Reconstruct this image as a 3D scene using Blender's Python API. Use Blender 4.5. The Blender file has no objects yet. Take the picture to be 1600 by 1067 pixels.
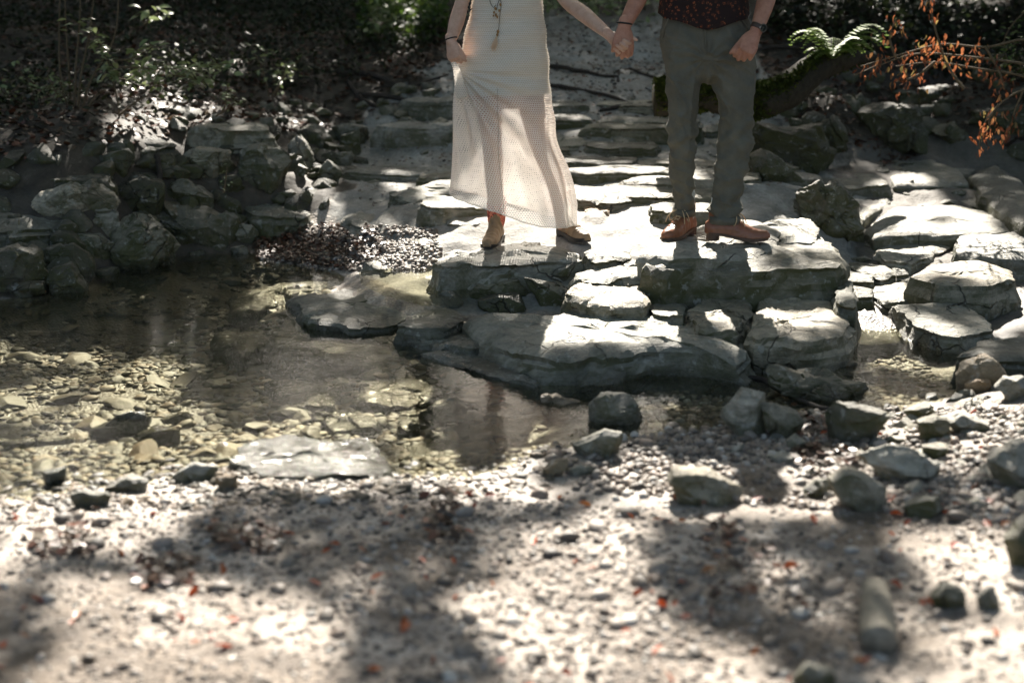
import bpy, math, random
import numpy as np
from mathutils import Vector
random.seed(7); rng = np.random.default_rng(11)
SC = bpy.context.scene; COL = SC.collection
R = math.radians
# ------------------------------------------------------------------ camera, sky, sun, exposure
CAMH = 1.6; PITCH = R(14.8); F = 1600*50/36.0
cam = bpy.data.objects.new('camera', bpy.data.cameras.new('camera')); COL.objects.link(cam)
cam.location = (0, 0, CAMH); cam.rotation_euler = (R(90)-PITCH, 0, 0)
cam.data.lens = 50; cam.data.sensor_width = 36; cam.data.clip_end = 300
cam.data.dof.use_dof = True; cam.data.dof.focus_distance = 6.7; cam.data.dof.aperture_fstop = 1.6
SC.camera = cam
SUN_EL = R(38); SUN_AZ = R(2)      # azimuth measured from +Y towards +X : the sun stands behind the couple
SD = np.array([math.sin(SUN_AZ)*math.cos(SUN_EL), math.cos(SUN_AZ)*math.cos(SUN_EL), math.sin(SUN_EL)])
w = bpy.data.worlds.new('World'); SC.world = w; w.use_nodes = True
nt = w.node_tree; sky = nt.nodes.new('ShaderNodeTexSky'); sky.sky_type = 'NISHITA'; sky.sun_disc = False
sky.sun_elevation = SUN_EL; sky.sun_rotation = SUN_AZ; sky.dust_density = 4.; sky.ozone_density = .4
nt.links.new(sky.outputs[0], nt.nodes['Background'].inputs[0]); nt.nodes['Background'].inputs[1].default_value = 0.065
sl = bpy.data.lights.new('sun', 'SUN'); sl.energy = 5.0; sl.angle = R(0.5); sl.color = (1.0, .93, .83)
so = bpy.data.objects.new('sun', sl); COL.objects.link(so); so.location = (0, 10, 12)
so.rotation_euler = Vector(SD).to_track_quat('Z', 'Y').to_euler()
SC.view_settings.view_transform = 'Standard'; SC.view_settings.look = 'None'
SC.view_settings.gamma = 1; SC.view_settings.use_curve_mapping = False
SC.view_settings.exposure = 2.0
try: SC.cycles.use_denoising = True; SC.cycles.transparent_max_bounces = 16
except Exception: pass

# ------------------------------------------------------------------ photo pixel <-> place
_f = np.array([0, math.cos(PITCH), -math.sin(PITCH)]); _u = np.array([0, math.sin(PITCH), math.cos(PITCH)])
CAM = np.array([0, 0, CAMH])
def ray(px, py):
    return np.array([1., 0, 0])*((px-800)/F) + _u*((533.5-py)/F) + _f
def W(px, py, D):                 # point at distance D (metres along Y) on the line of sight
    d = ray(px, py); return CAM + d*(D/d[1])
def onz(px, py, z):
    d = ray(px, py); return CAM + d*((z-CAMH)/d[2])
def proj(P):
    q = np.asarray(P)-CAM; dz = q@_f
    dz = np.where(dz < .05, .05, dz)
    return 800+F*q[..., 0]/dz, 533.5-F*(q@_u)/dz
# ------------------------------------------------------------------ noise
def _h(i, j, k, s):
    with np.errstate(over='ignore'):
        n = (i.astype(np.uint32)*np.uint32(374761393) + j.astype(np.uint32)*np.uint32(668265263) + k.astype(np.uint32)*np.uint32(2147483647) + np.uint32(s*144665+7))
        n = (n ^ (n >> np.uint32(13)))*np.uint32(1274126177); n = (n ^ (n >> np.uint32(15)))*np.uint32(2246822519)
        n = n ^ (n >> np.uint32(16))
    return n.astype(np.float64)/4294967295.0*2-1
def vn(P, s=0):
    P = np.asarray(P, float)+1000.0; I = np.floor(P).astype(np.int64); f = P-I; f = f*f*(3-2*f)
    i, j, k = I[..., 0], I[..., 1], I[..., 2]; r = 0
    for a in (0, 1):
        wa = f[..., 0] if a else 1-f[..., 0]
        for b in (0, 1):
            wb = f[..., 1] if b else 1-f[..., 1]
            for c in (0, 1):
                wc = f[..., 2] if c else 1-f[..., 2]
                r = r + wa*wb*wc*_h(i+a, j+b, k+c, s)
    return r
def fbm(P, sc=1., o=4, s=0, g=.5):
    P = np.asarray(P, float)*sc; r = 0; a = 1.
    for q in range(o):
        r = r + a*vn(P*(2.03**q), s+q*17); a *= g
    return r
def facet(P, sc=1., s=0):        # chipped, planar offsets : each random cell is a small tilted plane
    P = np.asarray(P, float)*sc+500.; I = np.floor(P).astype(np.int64); best = np.full(len(P), 1e9); val = np.zeros(len(P))
    for a in (-1, 0, 1):
        for b in (-1, 0, 1):
            for c in (-1, 0, 1):
                J = I+[a, b, c]; h = [_h(J[:, 0], J[:, 1], J[:, 2], s+k) for k in range(7)]
                C = J+.5+.45*np.stack(h[:3], 1); d = P-C; q = (d*d).sum(1); g = np.stack(h[3:6], 1); v = (d*g).sum(1)+.35*h[6]; m = q < best; best[m] = q[m]; val[m] = v[m]
    return val
def ss(x, a, b):
    t = np.clip((x-a)/(b-a), 0, 1); return t*t*(3-2*t)
# ------------------------------------------------------------------ objects
def props(o, label=None, cat=None, group=None, kind=None):
    if label: o['label'] = label
    if cat: o['category'] = cat
    if group: o['group'] = group
    if kind: o['kind'] = kind
    return o
def mk(name, V, Fc, mat, parent=None, org=None, smooth=True, uv=None, col=None, **p):
    V = np.asarray(V, float)
    if org is None:
        org = np.array(parent.location) if parent is not None else np.array([V[:, 0].mean(), V[:, 1].mean(), V[:, 2].min()])
    if parent is not None: org = np.array(parent['_o'])
    me = bpy.data.meshes.new(name); Vl = (V-org).astype(np.float32)
    if isinstance(Fc, np.ndarray) and Fc.ndim == 2:
        n, k = Fc.shape
        me.vertices.add(len(Vl)); me.vertices.foreach_set('co', Vl.ravel())
        me.loops.add(n*k); me.loops.foreach_set('vertex_index', Fc.astype(np.int32).ravel())
        me.polygons.add(n); me.polygons.foreach_set('loop_start', np.arange(0, n*k, k, dtype=np.int32))
        me.polygons.foreach_set('loop_total', np.full(n, k, np.int32)); me.update(calc_edges=True)
    else:
        me.from_pydata([tuple(v) for v in Vl], [], [tuple(int(i) for i in f) for f in Fc])
    me.validate()
    if smooth: me.shade_smooth()
    if uv is not None:
        l = me.uv_layers.new(name='UVMap'); li = np.empty(len(me.loops), np.int32); me.loops.foreach_get('vertex_index', li)
        l.data.foreach_set('uv', np.asarray(uv, np.float32)[li].ravel())
    if col is not None:
        a = me.color_attributes.new('zone', 'FLOAT_COLOR', 'POINT'); a.data.foreach_set('color', np.asarray(col, np.float32).ravel())
    if mat is not None: me.materials.append(mat)
    o = bpy.data.objects.new(name, me); COL.objects.link(o)
    if parent is not None: o.parent = parent
    else: o.location = org; 
    o['_o'] = [float(x) for x in org]
    return props(o, **p)
def empty(name, org, **p):
    o = bpy.data.objects.new(name, None); COL.objects.link(o); o.location = org; o['_o'] = [float(x) for x in org]
    o.empty_display_size = .1
    return props(o, **p)
def gridfaces(r, c, wrap=False, off=0):
    i = np.arange(r-1)[:, None]; j = np.arange(c if wrap else c-1)[None, :]; j2 = (j+1) % c
    return (np.stack([i*c+j+0*i, i*c+j2+0*i, (i+1)*c+j2, (i+1)*c+j+0*i], -1).reshape(-1, 4)+off)
def join(parts):
    V = []; Fq = []; o = 0
    for v, f in parts:
        V.append(v); Fq += [tuple(int(a)+o for a in q) for q in f]; o += len(v)
    return np.vstack(V), Fq
def loft(C, A, B, n=20, cap=True):        # C centres, A/B half axis vectors
    C, A, B = map(lambda a: np.asarray(a, float), (C, A, B))
    if cap:
        def e(i, j):
            d = C[i]-C[j]; d = d/(np.linalg.norm(d)+1e-9); r = min(np.linalg.norm(A[i]), np.linalg.norm(B[i]))
            return d*r
        c0, c1 = e(0, 1), e(-1, -2)
        C = np.vstack([C[0]+c0*.92, C[0]+c0*.6, C, C[-1]+c1*.6, C[-1]+c1*.92])
        A = np.vstack([A[0]*.35, A[0]*.8, A, A[-1]*.8, A[-1]*.35]); B = np.vstack([B[0]*.35, B[0]*.8, B, B[-1]*.8, B[-1]*.35])
    t = np.arange(n)/n*2*math.pi
    V = (C[:, None]+A[:, None]*np.cos(t)[None, :, None]+B[:, None]*np.sin(t)[None, :, None]).reshape(-1, 3)
    r = len(C); Fq = [tuple(q) for q in gridfaces(r, n, True)]
    Fq.append(tuple(range(n))[::-1]); Fq.append(tuple(range((r-1)*n, r*n)))
    return V, Fq
def smoothpath(P, rad, m=6):
    P = np.asarray(P, float); rad = np.asarray(rad, float); n = len(P)
    if rad.ndim == 1: rad = np.stack([rad, rad], 1)
    t = np.arange(n); tt = np.linspace(0, n-1, (n-1)*m+1); out = []
    for q in (P, rad):
        res = []
        for x in tt:
            i = min(int(x), n-2); u = x-i
            p0 = q[max(i-1, 0)]; p1 = q[i]; p2 = q[i+1]; p3 = q[min(i+2, n-1)]
            res.append(.5*((2*p1)+(-p0+p2)*u+(2*p0-5*p1+4*p2-p3)*u*u+(-p0+3*p1-3*p2+p3)*u**3))
        out.append(np.array(res))
    return out
def tube(P, rad, n=14, ref=(0, 1, 0), m=5, cap=True):
    P, rad = smoothpath(P, rad, m)
    T = np.gradient(P, axis=0); T /= np.linalg.norm(T, axis=1)[:, None]+1e-9
    ref = np.asarray(ref, float); A = np.cross(T, ref); A /= np.linalg.norm(A, axis=1)[:, None]+1e-9
    B = np.cross(A, T)
    return loft(P, A*rad[:, :1], B*rad[:, 1:], n, cap)
def remesh(name, parts, mat, parent, vox=.005, smooth=4, fn=None, ref=None, **p):
    V, Fq = join(parts)
    me = bpy.data.meshes.new('tmp'); me.from_pydata([tuple(v) for v in V], [], Fq)
    o = bpy.data.objects.new('tmp', me); COL.objects.link(o)
    m = o.modifiers.new('r', 'REMESH'); m.mode = 'VOXEL'; m.voxel_size = vox
    s = o.modifiers.new('s', 'SMOOTH'); s.factor = .5; s.iterations = smooth
    dg = bpy.context.evaluated_depsgraph_get(); ev = o.evaluated_get(dg).to_mesh()
    n = len(ev.vertices); V2 = np.empty(n*3); ev.vertices.foreach_get('co', V2); V2 = V2.reshape(-1, 3)
    N2 = np.empty(n*3); ev.vertices.foreach_get('normal', N2); N2 = N2.reshape(-1, 3)
    k = len(ev.loops)//len(ev.polygons); F2 = np.empty(len(ev.loops), np.int32); ev.loops.foreach_get('vertex_index', F2); F2 = F2.reshape(-1, 4)
    bpy.data.objects.remove(o); bpy.data.meshes.remove(me)
    if fn is not None: V2 = fn(V2, N2)
    return mk(name, V2, F2, mat, parent, **p)
# ------------------------------------------------------------------ materials
class NT:
    def __init__(s, name):
        s.m = bpy.data.materials.new(name); s.m.use_nodes = True; s.t = s.m.node_tree; s.t.nodes.clear()
        s.out = s.n('ShaderNodeOutputMaterial')
    def n(s, typ, **k):
        q = s.t.nodes.new(typ)
        for a, v in k.items():
            if a.startswith('i_'):
                key = a[2:]; key = int(key) if key.isdigit() else key.replace('_', ' ')
                q.inputs[key].default_value = v
            else: setattr(q, a, v)
        return q
    def l(s, a, b): s.t.links.new(a, b)
    def pos(s, sc=(1, 1, 1)):
        g = s.n('ShaderNodeNewGeometry'); m = s.n('ShaderNodeVectorMath', operation='MULTIPLY'); s.l(g.outputs['Position'], m.inputs[0]); m.inputs[1].default_value = sc
        return m.outputs[0]
    def noise(s, v, scale, det=4, rough=.55, dist=0.):
        q = s.n('ShaderNodeTexNoise', i_Scale=scale, i_Detail=det, i_Roughness=rough, i_Distortion=dist); s.l(v, q.inputs['Vector']); return q.outputs[0]
    def vor(s, v, scale, feat='F1', rnd=1.):
        q = s.n('ShaderNodeTexVoronoi', feature=feat, i_Scale=scale, i_Randomness=rnd); s.l(v, q.inputs['Vector']); return q
    def ramp(s, v, stops):
        q = s.n('ShaderNodeValToRGB'); e = q.color_ramp.elements
        while len(e) < len(stops): e.new(.5)
        for a, (p, c) in zip(e, stops):
            a.position = p; a.color = (c, c, c, 1) if isinstance(c, (int, float)) else (*c, 1)
        s.l(v, q.inputs[0]); return q.outputs[0]
    def mix(s, f, a, b, blend='MIX'):
        q = s.n('ShaderNodeMix', data_type='RGBA', blend_type=blend)
        for k, x in ((0, f), (6, a), (7, b)):
            if hasattr(x, 'is_linked'): s.l(x, q.inputs[k])
            elif isinstance(x, (int, float)): q.inputs[k].default_value = x
            else: q.inputs[k].default_value = (*x, 1)
        return q.outputs[2]
    def math(s, op, a, b=0., clamp=False):
        q = s.n('ShaderNodeMath', operation=op, use_clamp=clamp)
        for k, x in ((0, a), (1, b)):
            if hasattr(x, 'is_linked'): s.l(x, q.inputs[k])
            else: q.inputs[k].default_value = x
        return q.outputs[0]
    def bump(s, h, st=.5, dist=.01, nrm=None):
        q = s.n('ShaderNodeBump', i_Strength=st, i_Distance=dist); s.l(h, q.inputs['Height'])
        if nrm is not None: s.l(nrm, q.inputs['Normal'])
        return q.outputs[0]
    def bsdf(s, col, rough=.7, nrm=None, spec=.5, **k):
        q = s.n('ShaderNodeBsdfPrincipled')
        for key, x in (('Base Color', col), ('Roughness', rough), ('Normal', nrm), ('Specular IOR Level', spec)):
            if x is None: continue
            if hasattr(x, 'is_linked'): s.l(x, q.inputs[key])
            else: q.inputs[key].default_value = (*x, 1) if isinstance(x, tuple) else x
        for a, v in k.items(): q.inputs[a.replace('_', ' ')].default_value = v
        return q.outputs[0]
    def fin(s, sh): s.l(sh, s.out.inputs[0]); return s.m
def rockmat(name, lo, mid, hi, moss=.5, rough=.62, bumpd=.02):
    t = NT(name); p = t.pos(); g = t.n('ShaderNodeNewGeometry'); sep = t.n('ShaderNodeSeparateXYZ'); t.l(g.outputs['True Normal'], sep.inputs[0])
    oi = t.n('ShaderNodeObjectInfo')
    big = t.noise(p, 3.2, 5, .6, .4); fine = t.noise(p, 38, 6, .7)
    c = t.ramp(big, [(.3, lo), (.5, mid), (.72, hi)])
    c = t.mix(.75, c, t.ramp(fine, [(.25, .35), (.5, .95), (.75, 1.35)]), 'MULTIPLY')
    c = t.mix(1., c, t.ramp(oi.outputs['Random'], [(0., (.62, .60, .54)), (.25, (1.15, 1.12, 1.06)), (.45, (.85, .86, .80)), (.65, (1.22, 1.1, .92)), (.85, (1.0, 1.0, .98)), (1., (.72, .72, .70))]), 'MULTIPLY')
    # fine strata lines
    ps = t.pos((2.5, 2.5, 30)); st = t.noise(ps, 2.2, 5, .65, .6)
    c = t.mix(t.ramp(st, [(.42, 0.), (.36, 0.), (.5, 0.), (.62, .35)]), c, tuple(x*.5 for x in lo))
    # pits
    v = t.vor(p, 85); pit = t.ramp(v.outputs['Distance'], [(.08, 1.), (.28, 0.)]); pm = t.math('MULTIPLY', pit, t.ramp(t.noise(p, 9, 3), [(.5, 0.), (.62, .8)]))
    c = t.mix(pm, c, tuple(x*.35 for x in lo))
    # lichen / moss / algae growing on steep faces and in blotches
    steep = t.ramp(sep.outputs[2], [(.25, 1.), (.75, .15)])
    mo = t.math('MULTIPLY', t.math('MULTIPLY', steep, t.ramp(t.noise(p, 7, 6, .7, .5), [(.34, .1), (.55, 1.)])), min(1., moss*1.5))
    c = t.mix(mo, c, (.062, .064, .022))
    sp = t.ramp(t.noise(p, 24, 4, .6), [(.6, 0.), (.68, .45)]); c = t.mix(sp, c, (.42, .42, .38))
    # damp band near the water level (z=0)
    sz = t.n('ShaderNodeSeparateXYZ'); t.l(g.outputs['Position'], sz.inputs[0])
    wl = t.math('ADD', sz.outputs[2], t.math('MULTIPLY', t.math('SUBTRACT', big, .5), .12))
    wet = t.ramp(wl, [(.0, 1.), (.05, 0.)]); c = t.mix(t.math('MULTIPLY', wet, .55), c, (.03, .028, .02))
    ro = t.math('SUBTRACT', rough, t.math('MULTIPLY', wet, .35), True)
    ro = t.math('ADD', ro, t.math('MULTIPLY', t.math('SUBTRACT', fine, .5), .35), True)
    h = t.math('ADD', t.math('MULTIPLY', t.noise(p, 14, 8, .7, .3), 1.), t.math('MULTIPLY', fine, .45))
    h = t.math('SUBTRACT', h, t.math('MULTIPLY', pm, .3)); h = t.math('ADD', h, t.math('MULTIPLY', st, .5))
    wp_ = t.n('ShaderNodeVectorMath', operation='ADD'); t.l(p, wp_.inputs[0]); dn_ = t.n('ShaderNodeTexNoise', i_Scale=6., i_Detail=4.); t.l(p, dn_.inputs[0]); ds_ = t.n('ShaderNodeVectorMath', operation='SCALE'); t.l(dn_.outputs['Color'], ds_.inputs[0]); ds_.inputs['Scale'].default_value = .16; t.l(ds_.outputs[0], wp_.inputs[1])
    ce = t.n('ShaderNodeTexVoronoi', feature='DISTANCE_TO_EDGE', i_Scale=4.2); t.l(wp_.outputs[0], ce.inputs['Vector']); crk = t.math('MULTIPLY', t.ramp(ce.outputs['Distance'], [(.0, 1.), (.018, 0.)]), t.ramp(t.noise(p, 2.5, 3), [(.52, 0.), (.6, 1.)]))
    c = t.mix(t.math('MULTIPLY', crk, .55), c, (.02, .018, .013)); h = t.math('SUBTRACT', h, t.math('MULTIPLY', crk, 1.2))
    return t.fin(t.bsdf(c, ro, t.bump(h, 1., bumpd), .45))
M = {}
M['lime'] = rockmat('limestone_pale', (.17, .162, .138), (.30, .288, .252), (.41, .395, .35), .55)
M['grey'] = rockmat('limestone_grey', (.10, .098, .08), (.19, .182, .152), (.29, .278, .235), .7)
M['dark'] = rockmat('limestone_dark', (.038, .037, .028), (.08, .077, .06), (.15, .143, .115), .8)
M['tan'] = rockmat('limestone_tan', (.20, .14, .085), (.33, .25, .17), (.45, .38, .29), .25)
M['wet'] = rockmat('limestone_wet', (.06, .06, .05), (.14, .14, .12), (.26, .25, .22), .3, .33)
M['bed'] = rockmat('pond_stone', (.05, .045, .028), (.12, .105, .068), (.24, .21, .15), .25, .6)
def pebmat(name, stops, rough=.6):
    t = NT(name); p = t.pos(); g = t.n('ShaderNodeNewGeometry'); oi = t.n('ShaderNodeObjectInfo')
    a = t.math('FRACT', t.math('ADD', g.outputs['Random Per Island'], oi.outputs['Random']))
    c = t.ramp(a, stops); fine = t.noise(p, 90, 4, .7)
    c = t.mix(.6, c, t.ramp(fine, [(.3, .5), (.7, 1.3)]), 'MULTIPLY')
    return t.fin(t.bsdf(c, rough, t.bump(fine, .6, .003), .45))
M['pebble'] = pebmat('pebbles', [(0, (.05, .042, .034)), (.25, (.14, .115, .09)), (.5, (.235, .198, .16)), (.75, (.19, .14, .105)), (.9, (.34, .305, .265)), (1, (.44, .415, .37))])
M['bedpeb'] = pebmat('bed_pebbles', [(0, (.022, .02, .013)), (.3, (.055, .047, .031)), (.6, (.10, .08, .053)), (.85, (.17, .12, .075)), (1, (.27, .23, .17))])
def simple(name, col, rough=.6, spec=.5, ns=40, var=.35, bd=.002, **k):
    t = NT(name); tc = t.n('ShaderNodeTexCoord'); f = t.noise(tc.outputs['Object'], ns, 5, .6)
    c = t.mix(1., col, t.ramp(f, [(.25, 1-var), (.75, 1+var)]), 'MULTIPLY')
    return t.fin(t.bsdf(c, rough, t.bump(f, .6, bd), spec, **k))
def leafmat(name, stops, trans=.45, rough=.45):
    t = NT(name); g = t.n('ShaderNodeNewGeometry'); oi = t.n('ShaderNodeObjectInfo')
    a = t.math('FRACT', t.math('ADD', g.outputs['Random Per Island'], oi.outputs['Random']))
    c = t.ramp(a, stops); c = t.mix(.5, c, t.ramp(t.noise(t.pos(), 60, 3), [(.3, .6), (.7, 1.3)]), 'MULTIPLY')
    b = t.bsdf(c, rough, None, .5); tr = t.n('ShaderNodeBsdfTranslucent'); t.l(t.mix(.0, c, c), tr.inputs[0])
    mx = t.n('ShaderNodeMixShader', i_0=trans); t.l(b, mx.inputs[1]); t.l(tr.outputs[0], mx.inputs[2])
    return t.fin(mx.outputs[0])
M['leaf'] = leafmat('green_leaves', [(0, (.035, .07, .012)), (.5, (.07, .12, .02)), (1, (.12, .17, .04))])
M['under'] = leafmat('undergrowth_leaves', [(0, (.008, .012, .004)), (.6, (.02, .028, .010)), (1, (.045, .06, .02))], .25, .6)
M['vine'] = leafmat('vine_leaves', [(0, (.14, .19, .07)), (1, (.30, .35, .17))], .3, .35)
M['litter'] = leafmat('fallen_leaves', [(0, (.03, .018, .01)), (.45, (.07, .035, .018)), (.7, (.13, .04, .02)), (.85, (.12, .085, .055)), (1, (.17, .14, .10))], .15)
M['redleaf'] = leafmat('red_fallen_leaves', [(0, (.22, .03, .01)), (.6, (.4, .08, .02)), (1, (.3, .14, .05))], .35)
M['copper'] = leafmat('copper_leaves', [(0, (.07, .025, .012)), (.4, (.20, .06, .024)), (.8, (.32, .12, .05)), (1, (.16, .13, .045))], .5)
M['fern'] = leafmat('fern_green', [(0, (.14, .22, .05)), (1, (.28, .36, .12))], .5)
M['bark'] = simple('bark', (.03, .026, .018), .85, .2, 30, .5, .01)
M['stem'] = simple('twig', (.12, .09, .055), .8, .2, 60, .4)
M['deadwood'] = simple('dead_wood', (.035, .028, .022), .8, .3, 35, .5, .006)
M['drift'] = simple('driftwood', (.2, .18, .14), .75, .3, 25, .5, .006)
# ------------------------------------------------------------------ terrain
CP = """-300 1067 .12|0 1067 .08|400 1067 .08|800 1067 .09|1200 1067 .10|1600 1067 .13|1900 1067 .2
0 900 .05|400 900 .05|800 900 .06|1200 900 .08|1600 900 .12|0 800 .012|200 785 .02|400 780 .03|600 775 .025|830 745 .015|1000 780 .04|1300 780 .06|1600 780 .1
900 700 .01|1000 685 .01|1150 680 .03|1300 680 .04|1450 680 .05|1600 650 .1|1000 620 -.07|1100 610 -.06|1250 615 -.03|1400 585 -.08|1460 600 -.05|1350 560 -.08
20 700 -.06|300 700 -.06|500 720 -.04|720 700 -.07|-200 640 -.1|100 600 -.15|300 600 -.16|500 600 -.14|700 640 -.09|810 630 -.06|-200 520 -.1|100 520 -.15|300 500 -.14|500 530 -.10|600 560 -.1|200 460 -.12|350 440 -.12|450 440 -.07|440 490 -.07
290 400 .0|400 405 .0|480 416 .0|560 423 .03|480 380 .06|550 380 .1|600 395 .13|60 462 .0|-150 480 .0|160 448 -.02|240 430 -.02
0 400 .12|150 395 .1|250 385 .05|0 330 .3|150 330 .3|300 330 .22|0 260 .5|150 260 .5|300 260 .42|400 300 .28|450 330 .18|420 360 .06|-200 330 .35|-200 200 .7
0 200 .66|200 200 .66|400 195 .6|500 200 .5|500 260 .35|540 300 .28|0 130 .82|200 130 .82|400 130 .80|600 130 .76|0 60 1.05|200 60 1.05|400 60 1.04|600 60 1.02|-200 60 1.05|0 0 1.28|300 0 1.28|600 0 1.28
600 200 .5|640 260 .34|700 300 .31|600 335 .26|750 350 .29|650 388 .2|620 440 .105|690 445 .105|650 465 .10|560 440 .06|700 430 .11|590 455 .09|720 460 .09|700 410 .2
850 355 .29|950 355 .30|950 300 .34|900 240 .44|1000 200 .55|880 180 .6|900 130 .77|1000 80 .95|950 40 1.12|900 0 1.28
1100 355 .3|1050 460 .10|1150 450 .1|1250 450 .1|1330 470 .07|1000 480 .06|850 485 .05|760 500 .03|920 430 .17|790 430 .13|1200 320 .33|1250 300 .36|1180 280 .38
1000 560 .0|850 560 -.02|1250 560 .02|650 500 .03|720 510 .02|640 545 -.02|780 590 -.05
1340 540 -.05|1420 535 -.04|1520 560 .0|1600 600 .07|1400 480 .05|1500 480 .03|1350 440 .08|1350 400 .11|1450 400 .12|1550 400 .1|1350 350 .18|1450 350 .18|1600 330 .15|1400 290 .28|1500 280 .28|1620 300 .12|1400 235 .38|1500 225 .38|1300 260 .36|1250 230 .4|1400 200 .42|1500 190 .4|1620 210 .25|1300 150 .73|1500 130 .76|1620 120 .78|1200 100 .88|1400 60 1.03|1600 50 1.06|1200 0 1.28|1500 0 1.28|1750 60 1.02|1750 250 .35|1750 450 .2|1750 650 .2"""
cps = []
for ln in CP.split('\n'):
    for e in ln.split('|'):
        a, b, c = map(float, e.split()); P = onz(a, b, c); cps.append((P[0], P[1], c))
for x, y, z in [(-8, 2, .6), (-6, 5, .9), (8, 2, .7), (6, 5, .8), (0, 0, .15), (-3, 0, .3), (3, 0, .35), (-8, 9, 1.2), (8, 9, 1.0), (-10, 16, 2), (10, 16, 2), (-4, 17, 1.8), (0, 17, 1.8), (4, 17, 1.8),
                (0, 22, 3.2), (-8, 24, 5.5), (8, 24, 5), (0, 30, 6.5), (-14, 30, 8.5), (14, 30, 8), (-14, 10, 4), (14, 10, 3.6), (-14, 1, 2), (14, 1, 2), (0, -4, .3), (-8, -4, .9), (8, -4, .9)]:
    cps.append((x, y, z))
cps = np.array(cps)
def _phi(r2): return .5*r2*np.log(r2+1e-9)
def tps(c, lam=2e-3):
    n = len(c); d2 = ((c[:, None, :2]-c[None, :, :2])**2).sum(-1)
    A = np.zeros((n+3, n+3)); A[:n, :n] = _phi(d2)+lam*np.eye(n); Q = np.c_[np.ones(n), c[:, :2]]; A[:n, n:] = Q; A[n:, :n] = Q.T
    return np.linalg.solve(A, np.r_[c[:, 2], 0, 0, 0])
_w = tps(cps)
def tp(x, y):
    x = np.asarray(x, float).ravel(); y = np.asarray(y, float).ravel(); out = np.empty(len(x))
    for i in range(0, len(x), 20000):
        a, b = x[i:i+20000], y[i:i+20000]
        d2 = (a[:, None]-cps[None, :, 0])**2+(b[:, None]-cps[None, :, 1])**2
        out[i:i+20000] = _phi(d2)@_w[:-3]+_w[-3]+_w[-2]*a+_w[-1]*b
    return out
# coarse regular table of the smooth height, then detail on top
GX = np.linspace(-15, 15, 301); GY = np.linspace(-5, 31, 361)
gx, gy = np.meshgrid(GX, GY); GZ = tp(gx, gy).reshape(gx.shape); GZ = np.clip(GZ, -.25, 12)
def inpoly(px, py, poly):
    poly = np.asarray(poly, float); r = np.zeros(np.shape(px), bool); j = len(poly)-1
    for i in range(len(poly)):
        xi, yi = poly[i]; xj, yj = poly[j]
        r ^= ((yi > py) != (yj > py)) & (px < (xj-xi)*(py-yi)/(yj-yi+1e-12)+xi); j = i
    return r
def base(x, y):
    fx = np.clip((np.asarray(x, float)+15)/.1, 0, 299.999); fy = np.clip((np.asarray(y, float)+5)/.1, 0, 359.999)
    i = fx.astype(int); j = fy.astype(int); u = fx-i; v = fy-j
    return (GZ[j, i]*(1-u)*(1-v)+GZ[j, i+1]*u*(1-v)+GZ[j+1, i]*(1-u)*v+GZ[j+1, i+1]*u*v)
TRAIL = [(540, 420), (520, 300), (560, 200), (640, 140), (780, 60), (820, 20), (1180, 20), (1200, 120), (1250, 240), (1340, 300), (1345, 480), (1010, 500), (700, 480)]
CAUSE = [(1262, 262), (1345, 225), (1365, 212), (1470, 212), (1545, 245), (1620, 290), (1660, 560), (1500, 535), (1435, 520), (1330, 470), (1322, 345)]
def height(x, y):
    z = base(x, y); P = np.stack([np.asarray(x, float), np.asarray(y, float), np.zeros(np.shape(x))], -1)
    px, py = proj(np.stack([x, y, z], -1))
    n = fbm(P, 2.2, 5, 3)
    tr = inpoly(px+n*25, py+n*15, TRAIL).astype(float)
    # bedrock treads on the trail: soft terraces with ragged edges
    wv = fbm(P, .9, 4, 9); sh_ = .075; q = (z+.085*wv+.02*n)/sh_; fr = q-np.floor(q); st = (np.floor(q)+ss(fr, .89, .95))*sh_-.085*wv
    kk = tr*ss(fbm(P, 1.3, 3, 77), -.45, .1)*.3; z = z*(1-kk)+st*kk-.02*tr*np.abs(vn(P*[2.2, 4.5, 1], 88))
    cw_ = inpoly(px+n*8, py+n*5, CAUSE); z = z-.035*cw_
    rough = np.where(z < .0, .010, np.where(z < .14, .008, .035)); rough = np.where(tr > 0, .007, rough)
    far = ss(np.asarray(y, float), 9, 14)
    return z+rough*n+.004*fbm(P, 14, 4, 5)+far*.10*fbm(P, .8, 3, 8)
TX = np.linspace(-7, 7, 1121); TY = np.linspace(1, 15, 1121)
_tx, _ty = np.meshgrid(TX, TY); TZ = height(_tx, _ty)
def H(x, y):
    x = np.asarray(x, float); y = np.asarray(y, float)
    fx = np.clip((x+7)/.0125, 0, 1119.99); fy = np.clip((y-1)/.0125, 0, 1119.99); i = fx.astype(int); j = fy.astype(int); u = fx-i; v = fy-j
    a = TZ[j, i]*(1-u)*(1-v)+TZ[j, i+1]*u*(1-v)+TZ[j+1, i]*(1-u)*v+TZ[j+1, i+1]*u*v
    return np.where((np.abs(x) < 7) & (y > 1) & (y < 15), a, base(x, y))
def hit(px, py, lift=0.):
    d = ray(px, py); t = np.linspace(1.5, 26, 4000)/d[1]; P = CAM+d*t[:, None]
    g = P[:, 2]-H(P[:, 0], P[:, 1])-lift; k = np.argmax(g < 0) if (g < 0).any() else -1
    return P[k]
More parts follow.
